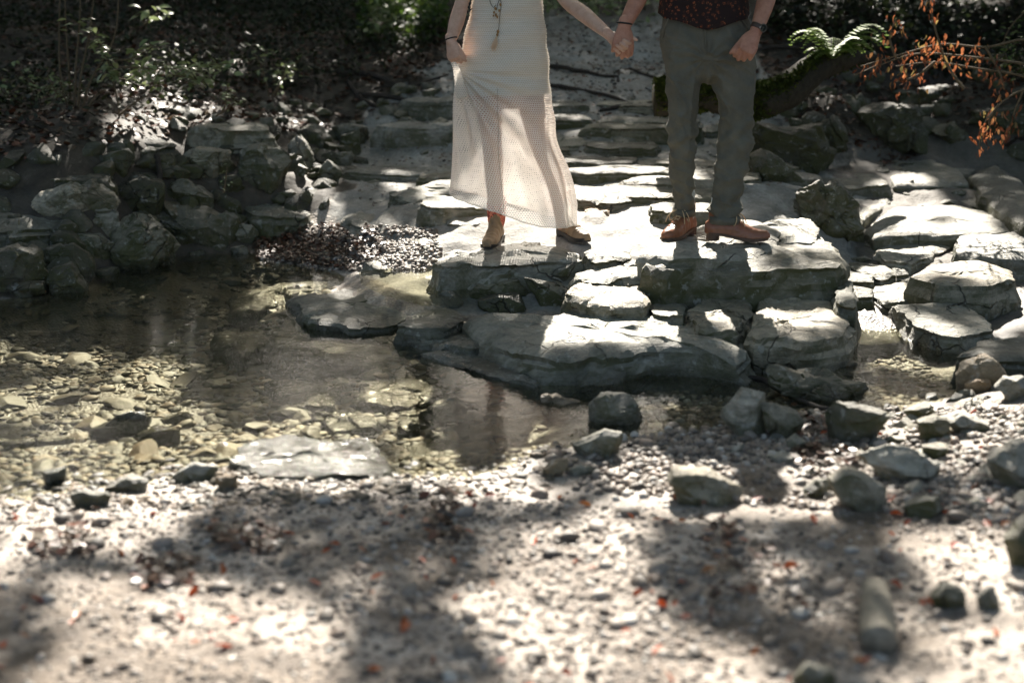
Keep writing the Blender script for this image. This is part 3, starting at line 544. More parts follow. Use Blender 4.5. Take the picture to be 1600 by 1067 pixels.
BO = [ # label | material | depth | silhouette
('big rounded speckled boulder at the pool edge', 'grey', 1., '171,373 193,340 234,338 265,367 281,398 254,432 202,438 176,408'),
('angular block between the rounded boulder and the small corner stones', 'grey', 1., '238,332 261,321 306,328 356,351 362,382 300,390 252,366'),
('dark triangular rock in the lower left corner of the wall', 'dark', 1., '-25,392 27,377 58,396 76,445 40,466 -25,462'),
('pointed dark rock dipping its tip into the pool', 'dark', 1., '74,422 103,405 123,423 146,461 100,472 80,455'),
('small stone perched behind the rounded boulder', 'grey', .9, '113,348 155,335 174,355 167,372 135,372'),
('wedge stone below the perched stone', 'grey', .9, '110,362 150,368 178,384 172,400 135,402 113,388'),
('dark stone squeezed left of the rounded boulder', 'dark', .9, '67,393 117,381 150,412 148,430 112,436 70,425'),
('steeply tilted slab leaning in the middle of the left wall', 'grey', .8, '264,290 288,277 333,304 348,322 306,330 268,312'),
('ridge shaped stone left of the tilted slab', 'grey', .9, '95,292 135,273 171,297 188,327 150,342 112,325'),
('pale slanting stone at the left of the wall', 'lime', .8, '45,308 110,288 128,302 140,325 108,344 50,325'),
('oval pale stone held in the upper left wall', 'lime', .9, '273,254 288,234 324,230 366,235 375,254 357,274 306,276 279,267'),
('large dark faced block, biggest in the upper row of the left wall', 'grey', 1., '368,272 373,232 405,224 441,232 453,252 434,290 405,309 380,303'),
('triangular upright stone with a sunlit right edge', 'lime', .8, '449,226 465,208 487,243 492,272 468,268 451,245'),
('small cubic corner stone at the right end of the low wall', 'lime', 1., '363,354 391,350 407,364 398,384 368,382'),
('leaning stone behind the cubic corner stone', 'grey', .8, '322,337 360,327 378,346 368,384 346,382'),
('small pale stone at the waterline under the low wall, middle of three', 'lime', 1., '327,386 345,379 359,385 357,398 331,398'),
('small pale stone at the waterline nearest to the leaf bank', 'lime', 1., '359,388 382,383 390,396 369,404'),
('low pale stone at the waterline left of the two small ones', 'lime', 1., '281,394 315,388 330,398 310,405 288,404'),
('shaded stone under the oval pale stone', 'dark', 1., '180,290 240,276 262,300 250,325 200,330'),
('shaded stone right of the ridge shaped stone', 'grey', 1., '190,322 232,318 246,338 225,352 195,345'),
('shaded block below the mossy ledge stone', 'dark', 1., '138,244 198,234 218,252 180,274 142,258'),
('dark stone under the long thin cap stone', 'dark', 1., '225,248 268,236 282,262 262,284 228,276'),
('dark gap stone between the tilted slab and the big dark block', 'dark', 1., '342,276 372,272 384,296 366,312 345,304'),
('pale pointed stone on the bank path right of the left wall', 'lime', .9, '520,240 551,236 555,251 543,264 527,252'),
('low stone on the bank path below the pale pointed stone', 'grey', .8, '491,282 511,250 537,271 524,290'),
('squat block at the right end of the upper left wall', 'grey', .9, '528,212 561,204 566,234 537,238'),
('grey block among the stones at the top of the left wall', 'grey', .9, '505,200 545,192 582,198 578,214 520,218'),
('two tone angular stone on the trail beside the dark sticks', 'grey', 1., '611,194 629,183 661,193 661,205 635,209'),
('small stone at the left of the dress below the sticks', 'lime', 1., '664,196 688,184 708,190 706,206 672,208'),
('tall upright block beside the person in trousers, dark front and sunlit top', 'grey', 1.1, '1238,312 1250,289 1316,281 1330,297 1350,372 1334,394 1298,392 1280,368 1250,346'),
('dark rock hidden in shade under the mossy log, left one', 'dark', 1., '1168,190 1226,200 1285,196 1308,234 1307,264 1240,268 1175,256'),
('dark rock wedged behind the shaded rock under the log', 'dark', 1., '1285,190 1312,180 1326,225 1310,246 1288,222'),
('dark squared boulder with a sunlit top below the copper leaves', 'dark', 1.1, '1332,178 1375,160 1438,168 1454,220 1368,226 1334,208'),
('small block right of the dark squared boulder', 'grey', 1., '1456,202 1496,189 1521,225 1487,232'),
('shaded boulder further up the bank behind the copper leaves', 'dark', 1., '1436,138 1483,133 1512,171 1442,176'),
('sloping rock against the shaded rocks behind the trouser leg', 'grey', .9, '1164,243 1195,232 1262,280 1170,284'),
('flat topped boulder at the right edge under the hanging copper leaves', 'dark', 1., '1520,176 1600,162 1650,190 1610,215 1530,205'),
('brown grey stone broken off the front of the ledge, left one', 'grey', .9, '724,463 749,442 809,440 828,454 780,464 734,471'),
('rough stone below the left broken stone', 'dark', .9, '733,470 775,458 816,461 826,486 760,488'),
('flat broken stone leaning on the boot shelf', 'grey', .9, '758,440 850,414 862,431 830,444 790,446'),
('cracked stone left of the bright steps', 'grey', .9, '818,436 876,442 912,460 912,478 850,482'),
('wedge of stone just left of the upper bright step', 'grey', .9, '850,424 895,412 905,420 885,442'),
('small splashed stone at the end of the upper trickle', 'wet', 1., '684,458 700,452 726,474 722,484 700,478'),
('low arched rock on the far side of the gravel spit', 'grey', .7, '829,596 880,583 932,583 962,596 986,615 951,622 906,620 846,616'),
('knobbly brown stone at the tip of the gravel spit', 'tan', 1., '845,620 869,613 912,630 912,652 852,662'),
('tall craggy grey rock on the gravel spit', 'lime', 1., '910,674 921,626 944,610 981,615 1002,649 1005,666 947,678'),
('low pale rock in front of the craggy rock', 'lime', .9, '892,701 944,673 974,677 964,706 925,720'),
('pale rock with a pointed shoulder beside the dark branch', 'lime', 1., '1128,638 1161,608 1197,614 1199,671 1177,683 1134,658'),
('grey rock leaning against the pointed rock', 'grey', 1., '1197,634 1252,646 1262,664 1213,686 1197,668'),
('small dark rock by the end of the long front slab', 'dark', 1., '1096,618 1126,597 1156,604 1148,622'),
('long ridge of weathered rock across the mouth of the side channel', 'grey', .7, '1193,579 1209,569 1244,583 1275,581 1315,598 1364,603 1354,622 1295,636 1244,624 1197,604'),
('rectangular grey block standing in the shallow debris', 'grey', 1., '1295,650 1311,631 1394,642 1397,666 1354,678 1300,694'),
('small rough stone right of the rectangular block', 'grey', 1., '1410,642 1453,627 1467,640 1433,659'),
('mossy rounded cobble in the right debris', 'grey', 1., '1432,658 1465,645 1488,656 1483,690 1440,690'),
('pale elongated stone right of the mossy cobble', 'lime', 1., '1464,654 1500,639 1553,662 1512,682 1484,674'),
('small cobble below the mossy cobble', 'grey', 1., '1441,697 1484,691 1477,718 1445,722'),
('broad pale rock sunk in gravel, right of centre', 'lime', .8, '1341,717 1394,700 1433,710 1478,734 1466,757 1378,758'),
('pale boulder cut by the right frame edge', 'lime', 1., '1537,717 1600,686 1650,716 1610,764 1559,750'),
('white cobble on the gravel', 'lime', 1., '1227,689 1244,678 1262,689 1253,705 1232,705'),
('wide smooth cobble on the gravel below the spit', 'lime', .8, '1037,752 1051,730 1118,733 1167,766 1158,790 1047,778'),
('dark small cobble beside the domed cobble', 'grey', 1., '1250,768 1276,746 1300,750 1292,777'),
('domed grey cobble in front of the broad pale rock', 'lime', .9, '1294,756 1327,735 1354,741 1388,766 1383,797 1315,778'),
('rounded rock beside the running water, left of the right edge rock', 'tan', 1., '1489,590 1504,567 1543,560 1569,585 1560,605 1500,603'),
('pale stone at the right frame edge below the rounded rock', 'lime', 1., '1554,606 1571,590 1600,589 1622,615 1590,626'),
('small pinkish stone in the ripples', 'tan', 1., '1506,601 1527,592 1551,594 1543,612 1510,612'),
('flat pebble stone in the side channel, upper', 'tan', 1., '1304,575 1320,563 1340,565 1338,576 1312,580'),
('flat pebble stone in the side channel, lower', 'tan', .9, '1324,584 1345,577 1366,582 1360,590 1328,592'),
('wet black stone poking out of the left pool, longer one', 'wet', .6, '130,675 197,647 244,652 236,666 165,686'),
('wet black stone poking out of the left pool, shorter one', 'wet', .6, '242,658 291,645 306,656 276,664'),
('pinkish wet stone in front of the black stones', 'wet', .7, '216,680 244,671 282,675 277,697 220,698'),
('grey shore stone left of the leaf clump', 'lime', .8, '157,764 201,741 237,749 233,771 169,773'),
('pale shore stone in the middle of the near shore', 'lime', .8, '263,748 299,727 336,733 332,753 276,757'),
('brown shore stone right of the pale shore stone', 'tan', .9, '334,740 370,741 375,768 343,770'),
('small wet shore stone near the left', 'wet', .9, '62,736 102,729 105,760 71,757'),
('dark tipped stone rising from the middle of the pool', 'grey', .6, '642,651 700,625 735,637 731,655 674,664'),
('mossy flat stone in the near shore gravel on the left', 'grey', .6, '98,776 130,764 175,768 180,786 120,796'),
('brown stone sunk at the waterline by the spit', 'tan', .7, '842,742 862,722 888,716 884,734 858,748'),
('pale flat stone behind the brown waterline stone', 'lime', .6, '880,738 905,724 932,728 934,740 900,746'),
('dark rock cut by the right frame edge low in the picture', 'dark', 1., '1572,850 1600,800 1650,800 1660,880 1600,895'),
('blurred pale cobble on the shaded gravel, right', 'grey', 1., '1454,935 1475,912 1508,918 1510,945 1470,955'),
('blurred pale cobble at the bottom of the frame', 'grey', .8, '1240,1064 1262,1040 1300,1046 1306,1070 1260,1080'),
('pointed stone by the right sunlit gravel', 'lime', .9, '1525,935 1548,915 1566,934 1560,955 1530,952'),
('cobble in shade on the right gravel by the domed cobble', 'grey', .9, '1400,792 1440,770 1480,776 1484,800 1430,812'),
]
ZT = {0: .12, 2: .15, 3: .15, 4: .19, 5: .225, 6: .25, 7: .255, 8: .312, 9: .345, 10: .33, 11: .2, 12: .05, 13: .085, 14: .045, 15: .02}   # measured levels of the ledge
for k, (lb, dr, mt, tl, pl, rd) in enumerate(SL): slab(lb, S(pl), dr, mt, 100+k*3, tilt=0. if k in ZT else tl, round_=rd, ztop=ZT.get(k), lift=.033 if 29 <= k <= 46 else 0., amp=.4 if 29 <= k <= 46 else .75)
for k, (lb, mt, dp, pl) in enumerate(BO):
    wide = 'cobble' in lb or 'pebble' in lb
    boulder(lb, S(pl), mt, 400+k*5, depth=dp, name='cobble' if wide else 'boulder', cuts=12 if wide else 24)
# the stepped flagstones of the trail
r3 = np.random.default_rng(33); Yr = 7.05; cnt_ = 0
while Yr < 10.6:
    dY = r3.uniform(.28, .46); Xc = -1.9+r3.uniform(0, .4)
    while Xc < 2.6:
        dX = r3.uniform(.38, .95); cx, cy = Xc+dX/2, Yr+dY/2+r3.uniform(-.09, .09)+.10*math.sin(Xc*1.7+Yr); q = proj(np.array([cx, cy, float(base(cx, cy))]))
        zc = float(base(cx, cy))+r3.uniform(-.012, .012)
        if inpoly(q[0], q[1], [(690, 345), (600, 300), (640, 215), (700, 160), (860, 140), (1030, 150), (1180, 200), (1250, 285), (1230, 335), (1180, 335), (1030, 350), (760, 345)]):
            a = np.linspace(0, 2*math.pi, 9, endpoint=False)+r3.uniform(-.2, .2, 9); sq = 1/np.maximum(np.abs(np.cos(a)), np.abs(np.sin(a)))**.75; rr_ = sq*r3.uniform(.86, 1.03, 9)
            pw = np.stack([cx+np.cos(a)*rr_*(dX/2-.012), cy+np.sin(a)*rr_*(dY/2-.01)+.05*math.sin(cx*2)], 1); zt_ = zc+r3.uniform(.018, .05)
            pp = [tuple(float(v) for v in proj(np.array([x, y, zt_]))) for x, y in pw]
            slab('flat worn flagstone of the rising trail behind the couple', pp, 0, 'lime' if r3.random() < .6 else 'grey', 2000+cnt_, name='flagstone', ztop=zt_, amp=.45, under=.05, grp='worn flagstones of the rising trail'); cnt_ += 1
        Xc += dX
    Yr += dY
# slabs lying under water on the pool floor
for k, pl in enumerate(['440,452 500,440 560,446 520,462 455,470', '350,470 430,440 500,432 510,440 440,468 380,490', '445,500 560,512 620,545 600,575 480,560 420,525', '560,590 640,585 700,610 640,635 560,625', '420,590 500,580 545,600 520,640 440,630', '618,690 700,685 770,705 720,730 625,728', '330,520 400,500 430,530 380,555', '625,640 650,640 655,670 622,672', '480,640 560,640 600,668 520,675']):
    slab('submerged flat slab in the pool, ' + ['beside the leaf bank', 'under the lit green patch', 'below the pale tilted shelf', 'left of the wet ridge', 'in the middle of the pool', 'right of the half submerged slab', 'in the dim left middle of the pool', 'left of the dark tipped stone', 'behind the half submerged slab'][k],
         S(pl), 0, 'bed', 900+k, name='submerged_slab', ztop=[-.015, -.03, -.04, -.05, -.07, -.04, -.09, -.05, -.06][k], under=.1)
# ------------------------------------------------------------------ people
X_, Y_, Z_ = np.eye(3)
def skinmat(name, a, b):
    t = NT(name); p = t.pos(); c = t.ramp(t.noise(p, 26, 5, .6), [(.3, a), (.7, b)])
    c = t.mix(.5, c, t.ramp(t.noise(p, 160, 3), [(.3, .85), (.7, 1.12)]), 'MULTIPLY')
    h = t.noise(t.pos((1, 1, .7)), 140, 4, .6)
    return t.fin(t.bsdf(c, .5, t.bump(h, .25, .002), .4, Subsurface_Weight=.12, Subsurface_Radius=(.012, .005, .003), Subsurface_Scale=1.))
M['skinw'] = skinmat('fair_skin', (.50, .30, .21), (.62, .40, .30)); M['skinm'] = skinmat('ruddy_skin', (.34, .15, .095), (.48, .24, .16))
def hand(Wp, d, n, s, curl=(.5, .7, .5), sc=1., spread=.08, thumb=(.75, .55, .25), tc=.5):
    d, n, s = [np.asarray(v, float)/np.linalg.norm(v) for v in (d, n, s)]; Wp = np.asarray(Wp, float)
    s = s-d*(s@d); s /= np.linalg.norm(s); n = n-d*(n@d)-s*(n@s); n /= np.linalg.norm(n); out = []
    C = [Wp-d*.03*sc, Wp, Wp+d*.03*sc, Wp+d*.06*sc, Wp+d*.085*sc]
    out.append(loft(C, [s*a*sc for a in (.025, .026, .033, .040, .038)], [n*a*sc for a in (.019, .018, .017, .016, .013)], 20))
    out.append(tube([Wp+d*.01*sc+s*.02*sc-n*.006, Wp+d*.04*sc+s*.03*sc-n*.008, Wp+d*.06*sc+s*.03*sc-n*.004], [.012*sc, .016*sc, .011*sc], 10, ref=n, m=3))
    L = [(.040, .025, .020), (.045, .029, .021), (.042, .027, .021), (.033, .020, .018)]
    for i in range(4):
        o = (1.5-i)*.0202*sc; a = spread*(1.5-i); dd = d*math.cos(a)+s*math.sin(a); p = Wp+d*(.078-.004*abs(i-1.2))*sc+s*o; pts = [p-dd*.018*sc, p]; ang = 0
        r = [.0098*sc, .0106*sc]
        for k in range(3):
            ang += curl[k]*(1+.06*i); q = dd*math.cos(ang)-n*math.sin(ang); p = p+q*L[i][k]*sc; pts.append(p); r.append((.0102, .0097, .0088)[k]*sc*(1-.04*i))
        out.append(tube(pts, r, 10, ref=s, m=4))
        out.append(loft([Wp+d*.074*sc+s*o+n*.007*sc, Wp+d*.086*sc+s*o+n*.007*sc], [s*.006*sc]*2, [n*.006*sc]*2, 8))
    p = Wp+d*.022*sc+s*.026*sc-n*.006*sc; pts = [p-s*.01*sc, p]; q = d*thumb[0]+s*thumb[1]-n*thumb[2]; q /= np.linalg.norm(q)
    for k, l in enumerate((.040, .032, .026)):
        p = p+q*l*sc; pts.append(p); q = q+d*.12-s*tc*.45-n*tc*.35; q /= np.linalg.norm(q)
    out.append(tube(pts, [v*sc for v in (.013, .0135, .0115, .0105, .0078)], 10, ref=n, m=4))
    return out
def head(C, h, w=.075):                                 # chin at C-, crown above; faces -Y
    C = np.asarray(C, float); out = []
    zs = np.array([-.5, -.44, -.36, -.24, -.1, .04, .18, .3, .4, .46, .5])*h; ws = np.array([.3, .55, .74, .88, .97, 1.02, 1.04, .98, .8, .55, .25])*w
    ds = np.array([.3, .6, .85, 1.0, 1.15, 1.25, 1.28, 1.2, .98, .68, .3])*w; oy = np.array([-.5, -.42, -.25, -.1, 0, .06, .1, .1, .1, .1, .1])*w
    out.append(loft([C+[0, o, z] for z, o in zip(zs, oy)], [X_*a for a in ws], [Y_*a for a in ds], 24))
    f = -1.12*w
    out.append(tube([C+[0, f, .06*h], C+[0, f-.008, -.04*h], C+[0, f-.016, -.12*h]], [.007, .009, .014], 8, m=3, ref=(1, 0, 0)))
    out.append(tube([C+[-.022, f+.006, -.25*h], C+[0, f-.004, -.245*h], C+[.022, f+.006, -.25*h]], [.005, .008, .005], 8, m=3))
    out.append(tube([C+[-.04, f+.012, .1*h], C+[0, f+.0, .09*h], C+[.04, f+.012, .1*h]], [.007, .008, .007], 8, m=3))
    for sg in (-1, 1):
        out.append(loft([C+[sg*w*1.0, .01, -.1*h], C+[sg*w*1.1, .012, 0], C+[sg*w*1.08, .012, .06*h]], [X_*.006, X_*.009, X_*.008], [Y_*.01, Y_*.018, Y_*.014], 8))
    return out
def eyes(C, h, w, parent, iris):
    for sg in (-1, 1):
        V, Fq = loft([np.array(C)+[sg*.031, -1.02*w+.004, z] for z in (-.006, 0, .006)], [X_*a for a in (.008, .011, .008)], [Y_*a for a in (.008, .011, .008)], 10)
        mk('eye', V, Fq, iris, parent)
def rowsloft(rows, D, depth, n=28, cap=True):
    C = []; A = []; B = []
    for (y, xl, xr), dp in zip(rows, depth):
        Dd = D[len(C)] if not np.isscalar(D) else D; p, q = W(xl, y, Dd), W(xr, y, Dd); C.append((p+q)/2); A.append((q-p)/2); B.append(Y_*dp)
    return loft(C, A, B, n, cap)
def shoe_parts(toe, heel, z, L, wd, upper_mat, sole_mat, parent, shaft_h=.0, shaft_r=(.043, .05), lean=(0, 0), nm='boot', heelh=.02, toe_pt=.6, welt=None, vh=1.):
    toe = np.array([toe[0], toe[1], z]); u = toe-np.array([heel[0], heel[1], z]); u[2] = 0; u /= np.linalg.norm(u); v = np.array([-u[1], u[0], 0]); H0 = toe-u*L
    s = np.linspace(0, 1, 17)
    wf = np.interp(s, [0, .05, .15, .3, .45, .62, .75, .88, .96, 1], [.45, .72, .86, .80, .82, 1.0, .98, .74, .48, toe_pt*.4])*wd
    hf = np.interp(s, [0, .08, .25, .42, .58, .72, .86, .95, 1], [.045, .062, .082, .085, .066, .050, .040, .033, .018])*vh
    sz = np.interp(s, [0, .28, .4, .6, .85, 1], [heelh, heelh, heelh*.75, .003, .002, .009])
    parts = []; n = 22; t = np.arange(n)/n*2*math.pi
    V = []
    for k in range(len(s)):
        c = H0+u*s[k]*L; cc = np.sign(np.cos(t))*np.abs(np.cos(t))**.8; sn = np.where(np.sin(t) > 0, np.sin(t)**.9 if False else np.abs(np.sin(t))**.95, -.12)
        V.append(c+v*(wf[k]*cc)[:, None]+Z_*(sz[k]+.012+sn*hf[k])[:, None])
    V = np.vstack(V); Fq = [tuple(q) for q in gridfaces(len(s), n, True)]+[tuple(range(n))[::-1], tuple(range((len(s)-1)*n, len(s)*n))]
    parts.append((V, Fq)); an = H0+u*L*.2
    if shaft_h:
        zz = [.03, .07, .10, .14, shaft_h]; parts.append(loft([an+Z_*(q+heelh)+u*(.018*(1-i/4))+np.array([lean[0], lean[1], 0])*i/4 for i, q in enumerate(zz)],
            [v*a for a in (.034, .036, .037, .040, shaft_r[0])], [u*a for a in (.050, .052, .048, .048, shaft_r[1])], 20))
    r = np.random.default_rng(int(abs(toe[0])*1000))
    def wr(P, N):
        d = (P-H0)@u/L; c = np.exp(-((d-.5)/.18)**2)+np.exp(-(((P[:, 2]-z)-.1)/.04)**2)*(shaft_h > 0)
        return P+N*((.0014 if nm == 'boot' else .0005)*c*np.sin(d*60+9*fbm(P, 12, 2, 3))+.0012*fbm(P, 50, 2, 5))[:, None]
    up = remesh(nm+'_upper' if nm != 'boot' else 'upper', parts, upper_mat, parent, .004, 3, wr)
    def ex(grow, z0, z1, sel=None):
        idx = range(len(s)); pts = [(H0+u*s[k]*L*1.0+v*(wf[k]+grow)*sg+(u*(grow if k == len(s)-1 else 0)), k) for sg in (1,) for k in idx]+[(H0+u*s[k]*L-v*(wf[k]+grow), k) for k in reversed(idx)]
        if sel is not None: pts = [(p, k) for p, k in pts if s[k] <= sel]
        lo = np.array([p+Z_*z0(k) for p, k in pts]); hi = np.array([p+Z_*z1(k) for p, k in pts]); m = len(pts)
        # rounded outline
        for _ in range(2):
            lo = .5*lo+.25*(np.roll(lo, 1, 0)+np.roll(lo, -1, 0)); hi = .5*hi+.25*(np.roll(hi, 1, 0)+np.roll(hi, -1, 0))
        VV = np.vstack([lo, hi]); FF = [tuple(range(m))[::-1], tuple(range(m, 2*m))]+[(i, (i+1) % m, (i+1) % m+m, i+m) for i in range(m)]
        return VV, FF
    th_s = .021 if nm == 'boot' else .013; VV, FF = ex(.006, lambda k: sz[k], lambda k: sz[k]+th_s); mk('sole', VV, FF, sole_mat, parent, smooth=False)
    VV, FF = ex(.003, lambda k: -.002, lambda k: sz[k]+.001, .26); mk('heel', VV, FF, sole_mat, parent, smooth=False)
    return H0, u, v, up
# ---- the person in the cream dress
ZW = .258; DW = 6.95
wroot = empty('person', W(800, 378, DW)*[1, 1, 0]+[0, 0, ZW], label='person in a long cream crochet dress and tan ankle boots, holding up the skirt', cat='person')
def mpts(L): return [W(*q) for q in L]
wp = []
wp += [rowsloft([(140, 726, 850), (100, 722, 853), (60, 732, 848), (25, 742, 842), (-5, 746, 839), (-35, 744, 840), (-62, 742, 842), (-82, 748, 838)], DW, [.10, .11, .105, .09, .085, .095, .095, .07])]
wp += [tube(mpts([(768, 95, DW), (764, 150, DW-.01), (768, 215, DW-.02), (772, 270, DW), (776, 345, DW+.12)]), [(.078, .085), (.068, .074), (.050, .052), (.046, .05), (.034, .038)], 18)]
wp += [tube(mpts([(822, 95, DW), (828, 150, DW), (842, 220, DW), (868, 285, DW+.05), (880, 352, DW+.22)]), [(.078, .085), (.068, .074), (.050, .052), (.046, .05), (.034, .038)], 18)]
wp += [loft(mpts([(793, -78, DW), (793, -92, DW), (793, -106, DW-.01)]), [X_*.05, X_*.045, X_*.045], [Y_*.05, Y_*.048, Y_*.05], 16)]
wp += head(W(793, -140, DW-.01), .215, .07)
for sg, P, r in ((-1, [(752, -80, DW), (738, -78, DW), (729, -50, DW), (724, -5, DW-.02), (713, 36, DW-.07), (704, 66, DW-.12)], 0), (1, [(836, -80, DW), (850, -78, DW), (860, -50, DW), (880, -4, DW-.1), (915, 25, DW-.22), (954, 57, 6.585)], 1)):
    wp += [tube(mpts(P), [.035, .042, .038, .033, .036, .0225], 16)]
hx = W(704, 66, DW-.12); hd = W(714, 108, DW-.15)-hx
wp += hand(hx, hd, (-.55, -.83, .0), (.85, -.45, .1), (.75, 1.1, .5), .90, .02, (.95, .30, .30), .4)
wx = W(954, 57, 6.58); wp += hand(wx, (.78, -.18, -.60), (.1, .98, .05), (.6, -.1, .75), (.95, 1.1, .6), .95, .05, (.9, .5, .1), .2)
remesh('body', wp, M['skinw'], wroot, .0036, 2)
blk = simple('black_cord', (.01, .009, .009), .6); iris = simple('eye_dark', (.05, .03, .02), .2)
eyes(W(793, -140, DW-.01), .215, .07, wroot, iris)
hairm = simple('brown_hair', (.08, .04, .02), .5, .5, 80, .4)
Ch = W(793, -140, DW-.01)
remesh('hair', [loft([Ch+[0, .03, -.22], Ch+[0, .045, -.1], Ch+[0, .045, 0.02], Ch+[0, .032, .08], Ch+[0, .015, .118]], [X_*a for a in (.05, .08, .086, .078, .03)], [Y_*a for a in (.025, .055, .075, .075, .035)], 22)], hairm, wroot, .007, 3, lambda P, N: P+N*(.004*np.sin(P[:, 0]*420+4*vn(P*20)))[:, None])
def ring(name, C, d, ra, rb, tube_r, mat, parent, ref=Y_, n=26, wide=1.):
    d = np.asarray(d)/np.linalg.norm(d); A = np.cross(d, ref); A /= np.linalg.norm(A); B = np.cross(A, d); V = []; k = 8; t = np.arange(n)/n*2*math.pi
    for a in t:
        e = A*math.cos(a)*ra+B*math.sin(a)*rb; en = e/np.linalg.norm(e)
        for j in range(k):
            p = j/k*2*math.pi; V.append(C+e+en*math.cos(p)*tube_r+d*math.sin(p)*tube_r*wide)
    Fq = [(i*k+j, i*k+(j+1) % k, ((i+1) % n)*k+(j+1) % k, ((i+1) % n)*k+j) for i in range(n) for j in range(k)]
    return mk(name, V, Fq, mat, parent)
ring('wristband', W(705, 61, DW-.115), hd, .027, .023, .0032, blk, wroot)
# tattoo: a few leaf marks lying on the inner forearm skin
tb = []
for k, (a, b, l, an) in enumerate([(734, 6, .018, .3), (732, 12, .016, -.6), (735, 16, .014, .9), (731, 20, .013, -.2), (733, -2, .016, 1.4)]):
    c = W(a, b, DW-.045); e1 = np.array([math.sin(an), 0, math.cos(an)]); e2 = np.array([math.cos(an), 0, -math.sin(an)])
    tb.append((np.array([c-e1*l, c-e2*l*.3-Y_*.002, c+e1*l, c+e2*l*.3-Y_*.002]), [(0, 1, 2, 3)]))
V, Fq = join(tb); mk('tattoo', V, Fq, blk, wroot)
# dress
EL = [(-84, 762), (-60, 746), (-35, 741), (0, 739), (30, 732), (60, 724), (85, 719), (112, 714), (150, 711), (200, 708), (250, 702), (300, 697), (360, 692)]
ER = [(-84, 828), (-60, 840), (-35, 843), (0, 846), (30, 850), (60, 853), (100, 857), (145, 860), (200, 867), (240, 874), (290, 892), (320, 901), (360, 903)]
HM = [(690, 296), (698, 298), (730, 309), (762, 319), (800, 331), (850, 346), (903, 352)]
DP = [(-84, .075), (-60, .1), (-35, .105), (0, .1), (30, .105), (70, .122), (110, .13), (150, .135), (220, .15), (300, .19), (350, .215)]
lerp = lambda T, v: np.interp(v, [q[0] for q in T], [q[1] for q in T])
def dress(shr, ymax, name, mat, nr, fold=True, seed=5):
    n = 176; th = np.arange(n)/n*2*math.pi; V = np.empty((nr, n, 3)); UV = np.empty((nr, n, 2))
    y0 = -78
    for r in range(nr):
        v = r/(nr-1)
        x = 793+55*np.cos(th); y = np.full(n, 0.)
        for _ in range(3):
            hem = np.minimum(lerp(HM, x), ymax); y = y0+v*(hem-y0); xl, xr = lerp(EL, y), lerp(ER, y); x = (xl+xr)/2+(xr-xl)/2*np.cos(th)
        dp = lerp(DP, y)
        f = ss(y, 95, 330)
        dx, dy = x-714, y-108; al = np.arctan2(dx, np.maximum(dy, 1)); rr = np.hypot(dx, dy)
        fr = np.sin(th) > -.15
        fo = fold*(.034*np.exp(-rr/300)*np.sin(al*24+1.1)*np.clip(rr/55, 0, 1)*np.exp(-al*1.0)*1.3+.020*f*np.sin(al*17+.5+.8*np.sin(v*6))+.016*f*np.sin(th*9+v*2)+.006*f*np.sin(th*23+1))
        # soft cross wrinkles over the hips
        fo = fo+.006*np.sin(y/7.0+x/22+1.5*np.sin(x/30))*ss(y, -20, 20)*(1-ss(y, 90, 140))
        P = np.array([W(a, b, DW) for a, b in zip(x, y)])
        cy = (dp*(1-shr*7)+fo)
        P[:, 1] += -cy*np.sin(th)*1.0+ .05*f*0
        P[:, 0] += fo*np.cos(th)*.5-shr*np.cos(th)
        nn = np.stack([np.cos(th), -np.sin(th), 0*th], 1); rowb = .003*np.abs(np.sin(P[:, 2]*math.pi/.0185))*(1-.5*f); P += nn*(rowb*(1-.75*f))[:, None]
        V[r] = P; UV[r, :, 0] = th/(2*math.pi)*(1.05+.5*f); UV[r, :, 1] = P[:, 2]
    o = mk(name, V.reshape(-1, 3), gridfaces(nr, n, True), mat, wroot, uv=UV.reshape(-1, 2)); return o
